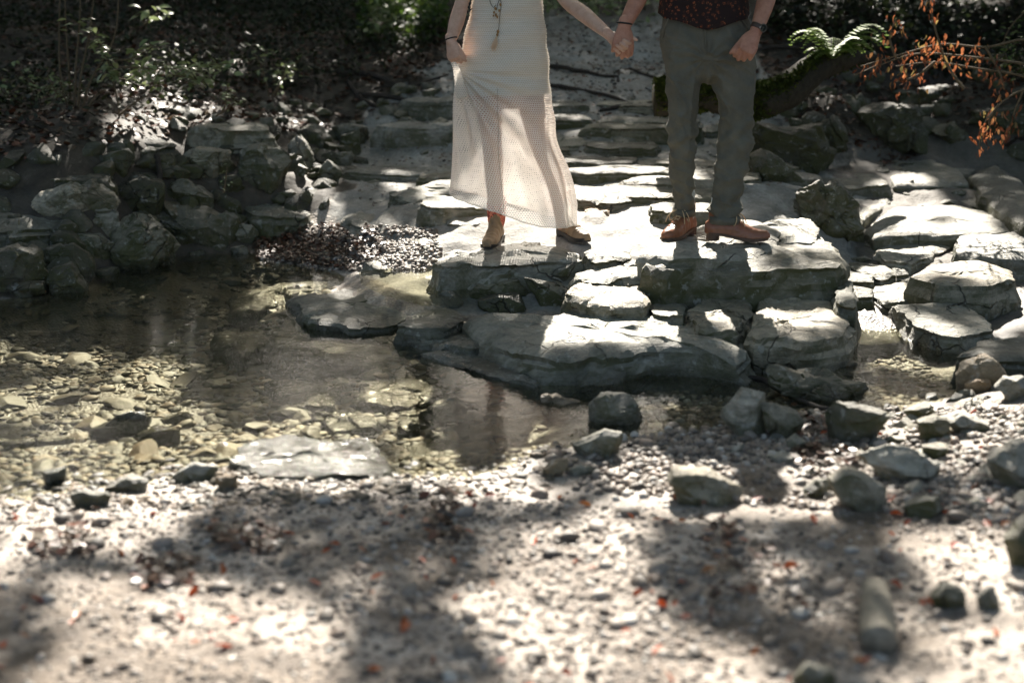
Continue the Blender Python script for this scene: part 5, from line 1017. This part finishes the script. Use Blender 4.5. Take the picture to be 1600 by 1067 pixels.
# ------------------------------------------------------------------ light and shade : openings cut in the added, unseen leaf canopy to place sun patches
LIT = [(1., '530,345 600,310 700,296 860,250 1050,245 1062,380 1075,600 845,600 700,440 600,425'), (.68, '1060,250 1340,285 1348,345 1345,550 1180,552 1075,552'), (.53, '590,260 640,215 700,170 860,160 1060,170 1060,250 860,255 700,300'), (.62, '170,150 385,150 385,215 170,215'), (.9, '1240,150 1350,150 1350,215 1240,215'),
       (.6, '1340,270 1400,225 1480,225 1560,290 1600,340 1620,420 1600,520 1480,560 1340,540'), (.62, '1400,560 1480,600 1620,560 1640,690 1480,700 1350,640'),
       (.66, '-60,520 120,520 330,530 430,600 420,720 300,760 -60,760'), (.55, '340,690 440,665 600,670 640,760 420,760'), (.75, '400,420 560,425 560,500 420,520'), (.8, '420,520 600,540 600,700 420,690'), (.75, '560,560 760,600 860,640 840,740 640,720'),
       (.55, '20,740 600,735 640,800 20,820'), (1., '100,890 300,840 470,860 545,900 560,1120 30,1120'), (.42, '-60,800 300,790 560,820 560,860 100,900 -60,1000'),
       (1., '815,800 930,735 1000,765 1010,830 1060,920 1200,950 1260,1010 1250,1120 780,1120 790,960 700,890'), (.4, '600,760 800,760 760,900 620,870'),
       (1., '1385,795 1450,770 1620,775 1640,860 1560,905 1450,880'), (.35, '1400,905 1640,900 1660,1120 1400,1120'), (.42, '880,650 1300,640 1560,700 1500,770 1000,760'), (.03, '1010,770 1200,790 1250,950 1100,900'),
       (.8, '30,212 150,208 160,242 30,245'), (.8, '250,183 330,183 335,205 250,206'), (.9, '420,165 520,150 560,185 430,192'), (.6, '190,75 385,75 385,175 190,175'), (.8, '1335,152 1450,152 1460,178 1335,178'),
       (.9, '1235,35 1360,35 1360,115 1235,115'), (.6, '1350,55 1620,40 1620,255 1500,250 1360,160'), (.22, '550,0 650,0 650,110 550,110'), (.5, '350,190 500,190 560,330 400,330'), (.5, '-20,260 200,260 200,360 -20,370'), (.3, '580,110 700,110 700,190 560,200')]
LITP = [(p, np.array(S(q))) for p, q in LIT]
def litmap(G):
    px, py = proj(G); pr = np.full(len(G), .035)
    for p, q in LITP: pr = np.maximum(pr, np.where(inpoly(px, py, q), p, 0))
    n = .5+.5*fbm(G*[1, .75, 1], 2.4, 3, 61)/1.35
    return n < np.where(pr >= 1, 2, np.where(pr < .1, .10, .5+(pr-.5)*.62))
def ground_of(P):
    G = P.copy(); z = np.full(len(P), .2)
    for _ in range(6):
        t = (P[:, 2]-z)/SD[2]; G = P-SD*t[:, None]; z = base(G[:, 0], G[:, 1])+.07
    return G
def leafcards(n, P, size, r, flat=.6, fold=True, asp=.55):
    nrm = r.normal(size=(n, 3)); nrm[:, 2] = np.abs(nrm[:, 2])+flat; nrm /= np.linalg.norm(nrm, axis=1)[:, None]
    a = r.normal(size=(n, 3)); a -= nrm*(a*nrm).sum(1)[:, None]; a /= np.linalg.norm(a, axis=1)[:, None]; b = np.cross(nrm, a); s = size[:, None]
    V = np.stack([P-a*s*.5, P-b*s*asp*.42-a*s*.12, P+a*s*.5, P+b*s*asp*.42-a*s*.12, P-b*s*asp*.36+a*s*.2-nrm*s*.04, P+b*s*asp*.36+a*s*.2-nrm*s*.04], 1).reshape(-1, 3)
    i = np.arange(n)[:, None]*6; return V, np.vstack([i+[0, 1, 4, 2], i+[0, 2, 5, 3]]) if False else (V, None)[0], np.vstack([i+[0, 1, 4, 2], i+[0, 2, 5, 3]])
def cards(name, P, size, mat, r, parent=None, flat=.6, asp=.55, **p):
    V, _, Fq = leafcards(len(P), P, size, r, flat, asp=asp); return mk(name, V, Fq, mat, parent, org=np.zeros(3) if parent is None else None, smooth=False, **p)
r6 = np.random.default_rng(66)
TREES = [(-5.8, 12.5, 9.5), (6.2, 11.5, 9), (-8.5, 18.5, 10), (8.0, 19, 10), (-1.5, 21, 9), (3.2, 23.5, 10), (-6.5, 4.5, 9), (6.8, 4.2, 9)]  # unseen trees, added to carry the leaves that shade the scene
LB = ['unseen broad tree on the left bank, added to cast leaf shade', 'unseen broad tree on the right bank, added to cast leaf shade', 'unseen tall tree far back on the left slope, carrying part of the shading canopy', 'unseen tall tree far back on the right slope, carrying part of the shading canopy', 'unseen forest tree behind the trail, left of its middle, carrying part of the shading canopy', 'unseen forest tree behind the trail, right of its middle, carrying part of the shading canopy', 'unseen tree added at the near left to shade the pool', 'unseen tree added at the near right to shade the gravel']
roots = []
for (x, y, h), lb in zip(TREES, LB):
    z = float(base(x, y)); rt = empty('unseen_shade_tree', (x, y, z-.2), label=lb, cat='tree'); roots.append(rt)
    V, Fq = tube([(x, y, z-.3), (x+.05, y, z+.25), (x+.1, y+.1, z+2), (x-.1, y, z+4.5), (x+.1, y-.1, z+h*.8)], [.38, .24, .2, .15, .05], 16, ref=(0, 1, 0), m=8)
    V = V+(V-np.array([x, y, 0]))*[1, 1, 0]*(.10*fbm(V*[3, 3, .6], 1, 3, 5))[:, None]; mk('trunk', V, Fq, M['bark'], rt)
    for k in range(7):
        a = k*2.4+x; L = r6.uniform(2.2, 3.8); z0 = z+h*r6.uniform(.42, .7); p0 = np.array([x, y, z0]); p2 = p0+[math.cos(a)*L, math.sin(a)*L, r6.uniform(.8, 2)]
        V, Fq = tube([p0, (p0+p2)/2+[0, 0, .3], p2], [.09, .055, .015], 8, ref=(0, 0, 1), m=5); mk('limb', V, Fq, M['bark'], rt)
n = 165000; P = np.stack([r6.uniform(-8.5, 8.5, n), r6.uniform(6.5, 32, n), r6.uniform(4.8, 8.2, n)], 1); P[:, 1] += 0
hgt_ = base(P[:, 0], P[:, 1]); P[:, 2] += np.clip(hgt_-1, 0, 4)
G = ground_of(P); px, py = proj(G); keep = ~litmap(G); keep &= (G[:, 1] > 1.2)  # leaves dropped wherever a sun patch is wanted on the ground
P = P[keep]
nb = 75000; Pb = np.stack([r6.uniform(-11, 11, nb), r6.uniform(-7, 10, nb), r6.uniform(5., 8.5, nb)], 1); cl = fbm(Pb, .5, 2, 9) > np.where(Pb[:, 1] < 2., .22, -.35); Pb = Pb[cl]  # added overhead leaves, sparser behind the camera so skylight reaches front faces
G = ground_of(Pb); Pb = Pb[~(litmap(G) & (G[:, 1] > 1.5))]
nc = 105000; Pc = np.stack([r6.uniform(-12, 12, nc), r6.uniform(16.5, 28, nc), r6.uniform(0, 6.5, nc)], 1); Pc[:, 2] += base(Pc[:, 0], Pc[:, 1])+.2; Pc = Pc[fbm(Pc, .7, 3, 4) > -.12]  # leaf curtain added to give the pool a darker, greener reflection
G = ground_of(Pc); Pc = Pc[~(litmap(G) & (G[:, 1] > 1.5))]
ns = 16000; Ps = np.stack([r6.choice([-1, 1], ns)*r6.uniform(6.2, 10, ns), r6.uniform(0, 18, ns), r6.uniform(.4, 6, ns)], 1); Ps[:, 2] += base(Ps[:, 0], Ps[:, 1]); Ps = Ps[fbm(Ps, .7, 3, 14) > -.1]
G = ground_of(Ps); Ps = Ps[~(litmap(G) & (G[:, 1] > 1.5) & (np.abs(G[:, 0]) < 5))]
Pall = np.vstack([P, Pb, Pc, Ps]); T_ = np.array(TREES)[:, :2]; w_ = ((Pall[:, None, :2]-T_)**2).sum(-1).argmin(1)
for i, rt in enumerate(roots):
    q = Pall[w_ == i]
    if len(q): cards('crown', q, r6.uniform(.13, .2, len(q)), M['leaf'], r6, rt, .5, kind='stuff')  # unseen leaves, laid out to shape sun patches and skylight
# ------------------------------------------------------------------ forest floor
UG = [(-60, -8), (700, -8), (700, 60), (640, 110), (500, 140), (380, 155), (180, 190), (-60, 215)]
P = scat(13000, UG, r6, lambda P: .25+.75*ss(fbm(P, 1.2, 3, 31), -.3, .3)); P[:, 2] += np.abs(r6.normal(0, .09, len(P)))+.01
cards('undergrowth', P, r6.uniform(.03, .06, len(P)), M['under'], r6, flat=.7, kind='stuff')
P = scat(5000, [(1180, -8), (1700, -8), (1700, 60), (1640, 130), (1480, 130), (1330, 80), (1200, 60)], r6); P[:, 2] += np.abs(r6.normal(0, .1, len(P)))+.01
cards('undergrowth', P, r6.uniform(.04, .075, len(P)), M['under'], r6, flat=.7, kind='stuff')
P = scat(1600, [(700, -8), (1180, -8), (1180, 12), (1040, 40), (820, 40), (720, 30)], r6); P[:, 2] += np.abs(r6.normal(0, .08, len(P)))+.01
cards('undergrowth', P, r6.uniform(.05, .09, len(P)), M['vine'], r6, flat=.9, kind='stuff')
P = scat(1500, [(560, 0), (700, 0), (700, 70), (560, 75)], r6); P[:, 2] += np.abs(r6.normal(0, .12, len(P)))+.03
cards('undergrowth', P, r6.uniform(.05, .09, len(P)), M['leaf'], r6, flat=.7, kind='stuff')
def litter(name, poly, n, a, b, mat, z=.012, dens=None):
    P = scat(n, poly, r6, dens)
    if len(P) == 0: return
    P[:, 2] += r6.uniform(.003, z, len(P)); cards(name, P, r6.uniform(a, b, len(P)), mat, r6, flat=2., asp=.75, kind='stuff')
litter('leaf_litter', [(-60, 0), (700, 0), (700, 90), (540, 210), (380, 205), (180, 235), (-60, 265)], 11000, .03, .06, M['litter'], .02)
litter('leaf_litter', [(1180, 0), (1660, 0), (1660, 260), (1500, 210), (1330, 245), (1200, 190)], 4500, .03, .06, M['litter'], .02)
litter('leaf_litter', [(395, 385), (430, 362), (520, 352), (575, 358), (600, 385), (590, 412), (540, 424), (460, 415), (400, 405)], 2600, .018, .034, M['litter'], .03)
litter('leaf_litter', [(600, 60), (820, 10), (1190, 10), (1190, 200), (860, 190), (700, 190), (560, 220)], 2600, .02, .045, M['litter'], .006)
litter('leaf_litter', [(1360, 225), (1430, 225), (1440, 245), (1380, 262)], 160, .02, .035, M['litter'])
litter('leaf_litter', [(1240, 640), (1290, 660), (1300, 720), (1240, 700)], 120, .02, .04, M['litter'], .03)
for poly in ([(40, 840), (140, 825), (150, 870), (60, 880)], [(210, 885), (310, 870), (300, 915), (215, 920)], [(320, 820), (440, 825), (430, 870), (330, 860)], [(660, 770), (710, 770), (720, 850), (670, 850)], [(1090, 790), (1210, 860), (1260, 960), (1100, 930)], [(1230, 700), (1350, 710), (1340, 740), (1250, 745)]):
    litter('leaf_litter', poly, 110, .02, .045, M['litter'], .03)
P = scat(105, [(-20, 790), (600, 770), (1600, 780), (1620, 1090), (-20, 1090)], r6); P = np.vstack([P, scat(20, [(1230, 640), (1440, 620), (1600, 640), (1600, 800), (1240, 780)], r6)])
lv, _, lf = leafcards(1, np.zeros((1, 3)), np.ones(1), np.random.default_rng(3), 40.); lv = lv-[0, 0, 0]; lv[4:, 2] += .14; lv[1, 2] += .1; lv[3, 2] += .12
indiv('fallen_leaf', 'curled orange red leaf fallen on the near gravel', 'orange red leaves scattered on the near gravel', [(lv, lf)], P+[0, 0, .008], np.repeat(r6.uniform(.022, .052, len(P))[:, None], 3, 1), M['redleaf'], r6, 'leaf', .5)
# ------------------------------------------------------------------ sticks, log, stump, driftwood
def stick(label, pts, r0, r1, mat='deadwood', lift=.02, name='fallen_branch', cat='branch', D=None):
    Q = []
    for q in pts:
        if D is None: p = hit(q[0], q[1]); p = W(q[0], q[1], p[1]-lift*2)
        else: p = W(q[0], q[1], D)
        Q.append(p+Z_*(q[2] if len(q) > 2 else 0))
    rad = np.linspace(r0, r1, len(Q)); V, Fq = tube(Q, rad, 10, ref=(.1, .2, 1), m=7); V = V+(.3*r0*fbm(V, 18, 3, int(r0*9999)))[:, None]*np.array([.3, .5, 1]); return mk(name, V, Fq, M[mat], label=label, cat=cat, kind='thing')
stick('long dark stick lying across the trail left of the dress', [(566, 147), (600, 150), (640, 157), (690, 166), (714, 172)], .02, .012)
stick('curved dark root above the long stick left of the dress', [(528, 114), (570, 116), (600, 124), (632, 136)], .028, .018)
stick('short stick crossing the curved root', [(545, 128), (560, 150), (575, 160), (585, 166)], .022, .014)
stick('thin pale stick left of the lifted hand', [(640, 137), (665, 128), (700, 117)], .010, .006)
stick('thin stick below the thin pale stick', [(585, 138), (612, 132), (640, 125)], .008, .006)
stick('dark root on the trail just right of the dress', [(858, 104), (890, 108), (930, 116), (965, 120)], .022, .010)
stick('slanting dark stick behind the joined hands', [(858, 133), (900, 140), (950, 150), (990, 163)], .018, .009)
stick('dark stick lying up to the butt of the mossy log', [(940, 173), (975, 166), (1010, 164), (1035, 158)], .014, .022)
stick('thin stick between the joined hands and the trousers', [(985, 108), (1005, 116), (1030, 122)], .014, .008)
stick('thin dark branch lying behind the trouser leg on the right', [(1178, 78), (1215, 74), (1260, 76)], .02, .01)
stick('thin stick crossing the slabs behind the right trouser leg', [(1178, 112), (1205, 102), (1240, 92)], .01, .006)
stick('curved black branch lying over the stones below the front slab', [(1120, 573), (1150, 590), (1190, 592), (1215, 608), (1255, 628), (1292, 639)], .014, .010, lift=.05)
stick('short black twig forking from the curved branch', [(1150, 590), (1160, 600), (1168, 610)], .009, .006, lift=.05)
stick('thin twig lying over the widest causeway stone on the right', [(1500, 398), (1540, 402), (1575, 412), (1612, 420)], .006, .004, lift=.07)
stick('thin twig above the other twig at the right frame edge', [(1502, 372), (1550, 370), (1612, 364)], .005, .003, lift=.05)
stick('slender root curling down between the left wall boulders', [(245, 245), (250, 275), (240, 300), (234, 322)], .018, .012, lift=.05)
stick('submerged smooth log along the left edge of the pool', [(-30, 700), (40, 696), (110, 690)], .03, .025, 'bed', lift=.0, name='sunken_log', cat='log')
# driftwood block, lower right
Dw = [hit(1372, 1020), hit(1362, 935)]
V, Fq = tube([Dw[0]+Z_*.03, (Dw[0]+Dw[1])/2+Z_*.035, Dw[1]+Z_*.03], [(.042, .036), (.039, .034), (.03, .026)], 18, ref=(0, 0, 1), m=10, cap=False)
V = V+(.006*fbm(V*[6, 1.5, 6], 4, 3, 2))[:, None]*np.array([1, .2, 1]); mk('driftwood', V, Fq, M['drift'], label='short bleached piece of driftwood, blurred in the lower right shade', cat='driftwood', kind='thing')
# mossy log
def mossmat():
    t = NT('moss'); p = t.pos(); c = t.ramp(t.noise(p, 16, 5, .7), [(.3, (.02, .026, .008)), (.55, (.065, .085, .016)), (.75, (.14, .16, .03))]); return t.fin(t.bsdf(c, .95, t.bump(t.noise(p, 120, 5, .7), 1., .02), .1))
M['moss'] = mossmat()
LG = [(1022, 152), (1060, 150), (1110, 146), (1160, 158), (1200, 155), (1240, 136), (1280, 104), (1320, 92), (1360, 86)]
LD = [8.5, 8.5, 8.5, 8.5, 8.55, 8.65, 8.8, 8.95, 9.2]
lg = empty('mossy_log', W(1110, 165, 8.5), label='thick fallen log covered in green moss behind the person in trousers', cat='log')
LP = np.array([W(a, b, d) for (a, b), d in zip(LG, LD)]); V, Fq = tube(LP, [.10, .11, .105, .11, .105, .10, .09, .07, .05], 26, ref=(0, 0, 1), m=14, cap=False); V = V+(.016*fbm(V, 7, 4, 3))[:, None]*np.array([.4, .6, 1]); mk('wood', V, Fq, M['bark'], lg)
Pm, Rm_ = smoothpath(LP, [.10, .11, .105, .11, .105, .10, .09, .07, .05], 60); k = r6.integers(4, len(Pm), 9000); th = r6.normal(1.35, .95, 9000)
th = r6.normal(1.0, 1.1, 9000); Q = Pm[k]+np.stack([0*th, -np.cos(th), np.sin(th)], 1)*(Rm_[k, :1]+.004)+r6.normal(0, .004, (9000, 3))
cards('moss', Q, r6.uniform(.02, .045, len(Q)), M['moss'], r6, lg, .4, kind='stuff')
# stump
sp = W(118, 198, 8.9); stp = empty('tree_stump', sp-Z_*.1, label='small broken dark stump with a splintered reddish top on the left bank', cat='stump')
V, Fq = tube([sp-Z_*.12, sp+Z_*.0, sp+Z_*.05], [.11, .085, .075], 18, ref=(0, 1, 0), m=4); V[:, :2] += (V[:, :2]-sp[:2])*.25*fbm(V*[9, 9, 2], 1, 3, 4)[:, None]; mk('stump_base', V, Fq, M['deadwood'], stp)
rw = simple('splintered_wood', (.22, .09, .05), .8)
for k in range(11):
    a = k*.6; p = sp+[math.cos(a)*.06, math.sin(a)*.05, .03]; V, Fq = tube([p, p+[math.cos(a)*.008, 0, .04], p+[math.cos(a)*.01, 0, .05+.05*((k*7) % 5)/4]], [.012, .010, .002], 6); mk('splinter', V, Fq, rw, stp)
# ------------------------------------------------------------------ leafy plants
def leafmesh(name, L, wd, mat, droop=.25, fold=.18):
    t = np.array([0, .18, .42, .68, .88, 1.]); ww = np.array([0, .62, 1, .8, .4, 0])*wd*.5; V = []
    for a, b in zip(t, ww):
        z = -droop*L*a*a; V += [(-b, a*L, z+fold*b), (0, a*L, z), (b, a*L, z+fold*b)]
    Fq = []
    for i in range(5): Fq += [(3*i, 3*i+1, 3*i+4, 3*i+3), (3*i+1, 3*i+2, 3*i+5, 3*i+4)]
    me = bpy.data.meshes.new(name); me.from_pydata(V, [], Fq); me.shade_smooth(); me.materials.append(mat); return me
def putleaf(me, root, p, yaw, pitch, roll, s, name='leaf'):
    from mathutils import Euler
    o = bpy.data.objects.new(name, me); COL.objects.link(o); o.parent = root; o.location = Vector(p)-Vector(root['_o']); o.rotation_euler = Euler((pitch, roll, yaw), 'XYZ'); o.scale = (s, s, s); return o
lm = [leafmesh('leaf', 1., .52, M['vine'], .25+.1*i) for i in range(3)]; lc = [leafmesh('leaf', 1., .55, M['copper'], .5, .5), leafmesh('leaf', 1., .45, M['copper'], .9, .7)]
def plant(label, stems, leaves, meshes, D, n_per, sz, r, name='shrub', cat='shrub', hang=False, rad=.006, mat='stem', jit=7, basept=None):
    b = basept or stems[0][0]; rt = empty(name, W(b[0], b[1], D), label=label, cat=cat); cnt = 0
    for st_ in stems:
        DD = D+r.uniform(-.18, .18); pts = [W(a, c, DD) for a, c in st_]; V, Fq = tube(pts, np.linspace(rad, rad*.35, len(pts)), 6, ref=(0, 1, 0), m=6); mk('stem', V, Fq, M[mat], rt)
        if leaves:
            Pp, _ = smoothpath(pts, [1.]*len(pts), 12); m = int(n_per*len(pts))
            for _ in range(m):
                if cnt > 285: break
                p = Pp[int(len(Pp)*r.uniform(.25, 1)**.7)-1]+np.array([r.normal(0, jit/250), r.normal(0, .05), r.normal(0, jit/250)])
                if hang: putleaf(meshes[int(r.integers(len(meshes)))], rt, p, r.uniform(0, 6.28), -r.uniform(.7, 1.6), r.normal(0, .4), r.uniform(*sz))
                else: putleaf(meshes[int(r.integers(len(meshes)))], rt, p, r.uniform(0, 6.28), r.normal(.1, .35), r.normal(0, .35), r.uniform(*sz))
                cnt += 1
    return rt
rl_ = np.random.default_rng(8)
plant('leafy bramble with pale sunlit leaves arching right of the thin stems', [[(188, 205), (184, 160), (176, 125), (168, 95), (150, 60), (112, 30)], [(178, 105), (215, 106), (250, 108), (290, 106), (330, 102), (358, 100)], [(176, 120), (200, 125), (225, 112), (245, 128)], [(250, 108), (280, 120), (305, 118), (320, 130)], [(178, 95), (205, 92), (225, 82), (240, 72)], [(186, 180), (230, 150), (262, 158), (300, 165)]],
      True, lm, 8.75, 13, (.045, .075), rl_, 'bramble', 'bramble', basept=(188, 205))
plant('low tangle of small green leaves on the dark slope left of the sunlit bramble', [[(60, 190), (50, 140), (30, 110)], [(70, 190), (90, 150), (70, 120)], [(30, 200), (20, 160), (0, 140)]], True, lm, 9., 10, (.03, .05), rl_, 'bramble', 'bramble', jit=10)
plant('sparse leafy shoots between the bramble and the path', [[(420, 150), (410, 110), (395, 80)], [(430, 150), (450, 110), (470, 95)], [(425, 150), (440, 125), (445, 100)]], True, lm, 10., 9, (.035, .06), rl_, 'bramble', 'bramble', jit=9)
plant('upright sprig with small pale leaves at the edge of the left wall', [[(338, 182), (350, 170), (354, 150), (356, 133)], [(345, 178), (362, 165), (374, 158)]], True, lm, 8.6, 6, (.025, .045), rl_, 'sprig', 'plant', jit=4)
plant('little sprig with narrow leaves beside the stump', [[(108, 178), (100, 150), (85, 138), (62, 142)], [(108, 178), (106, 152), (98, 135), (90, 128)]], True, lm, 8.8, 5, (.02, .04), rl_, 'sprig', 'plant', jit=4)
plant('tiny seedling growing between stones of the left wall', [[(350, 300), (352, 285), (355, 262)]], True, lm, 7.75, 4, (.015, .03), rl_, 'seedling', 'plant', jit=5)
plant('bunch of thin bare stems rising behind the stump', [[(112, 190), (108, 120), (104, 60), (100, -30)], [(116, 190), (118, 110), (124, 40), (126, -40)], [(120, 190), (126, 120), (138, 60), (150, -30)], [(114, 190), (96, 130), (92, 60), (95, -30)], [(122, 190), (150, 150), (165, 140)], [(120, 190), (118, 130), (120, 90)], [(125, 190), (140, 130), (178, 60), (186, -20)]], False, None, 8.95, 0, (0, 0), rl_, 'bare_stems', 'sapling', rad=.009)
plant('bright green sprig standing on the dark slope left of the arm', [[(592, 60), (590, 42), (588, 25), (592, 8)], [(590, 45), (602, 35), (612, 36)], [(590, 50), (580, 42)]], True, lm, 11.5, 5, (.05, .09), rl_, 'sprig', 'plant', jit=6)
plant('low green plant with large leaves above the left bank', [[(225, 40), (222, 25), (226, 12)], [(225, 40), (240, 25), (250, 22)]], True, lm, 10., 3, (.06, .1), rl_, 'sprig', 'plant', jit=5)
plant('shrub with hanging copper coloured leaves spreading from the right', [[(1660, 70), (1600, 62), (1540, 74), (1470, 70), (1400, 88), (1345, 104)], [(1660, 110), (1600, 100), (1520, 90), (1440, 84), (1385, 98), (1335, 118)], [(1660, 150), (1600, 120), (1530, 108), (1460, 98), (1400, 104)], [(1505, 138), (1485, 110), (1470, 75), (1455, 20), (1450, -20)], [(1400, 90), (1390, 60), (1400, 30)], [(1460, 98), (1430, 120), (1400, 128)], [(1540, 74), (1560, 110), (1570, 140)]],
      True, lc, 8.3, 8.5, (.022, .044), rl_, 'copper_shrub', 'shrub', True, .009, jit=9, basept=(1660, 150))
plant('drooping spray of copper leaves hanging over the dark right bank', [[(1660, 130), (1600, 140), (1560, 165), (1535, 200), (1530, 238)], [(1600, 140), (1585, 175), (1575, 215)], [(1560, 165), (1545, 190), (1555, 225)]], True, lc, 7.9, 9, (.022, .04), rl_, 'copper_spray', 'shrub', True, .007, jit=8, basept=(1660, 130))
plant('thin green leaved twigs in the upper right corner', [[(1660, 40), (1600, 60), (1560, 90)], [(1660, 100), (1610, 130), (1590, 90)], [(1640, 0), (1600, 20), (1570, 60), (1575, 100)]], True, [leafmesh('leaf', 1., .5, M['leaf'])], 8.9, 14, (.025, .045), rl_, 'green_twigs', 'shrub', basept=(1660, 40))
# fern growing on the log
fp = W(1300, 92, 8.75); fr_ = empty('fern', fp, label='bright green fern growing on the mossy log', cat='fern')
for k in range(24):
    a = rl_.uniform(-.2, math.pi+.2) if k % 3 else rl_.uniform(0, 6.28); L = rl_.uniform(.15, .33); up_ = rl_.uniform(.4, 1.2); n = 16; V = []; Fq = []
    t = np.linspace(0, 1, n); dirv = np.array([math.cos(a), -abs(math.sin(a))*.6, 0]); side = np.array([-dirv[1], dirv[0], 0]); side /= np.linalg.norm(side)
    C = fp+dirv*(L*t)[:, None]+Z_*(L*(up_*t*1.6-up_*1.1*t*t-.15*t**3))[:, None]
    for i in range(1, n):
        wl = .075*math.sin(math.pi*min(1, (t[i]*.93+.07)))**.7*(1.05-t[i]*.6)
        for sg in (-1, 1):
            o = len(V); p = C[i]; q = side*sg*wl+dirv*wl*.35-Z_*.008; e = dirv*L/n*.8; V += [p-e, p+e, p+q*.7+e*.8, p+q, p+q*.7-e*.8]; Fq += [(o, o+1, o+2, o+3, o+4)]
    tv, tf = tube(C, [.0018]*n, 4, ref=(0, 0, 1), m=1); o = len(V); V = np.vstack([np.array(V), tv]); Fq += [tuple(int(x)+o for x in q) for q in tf]; mk('frond', V, Fq, M['fern'], fr_, smooth=False)
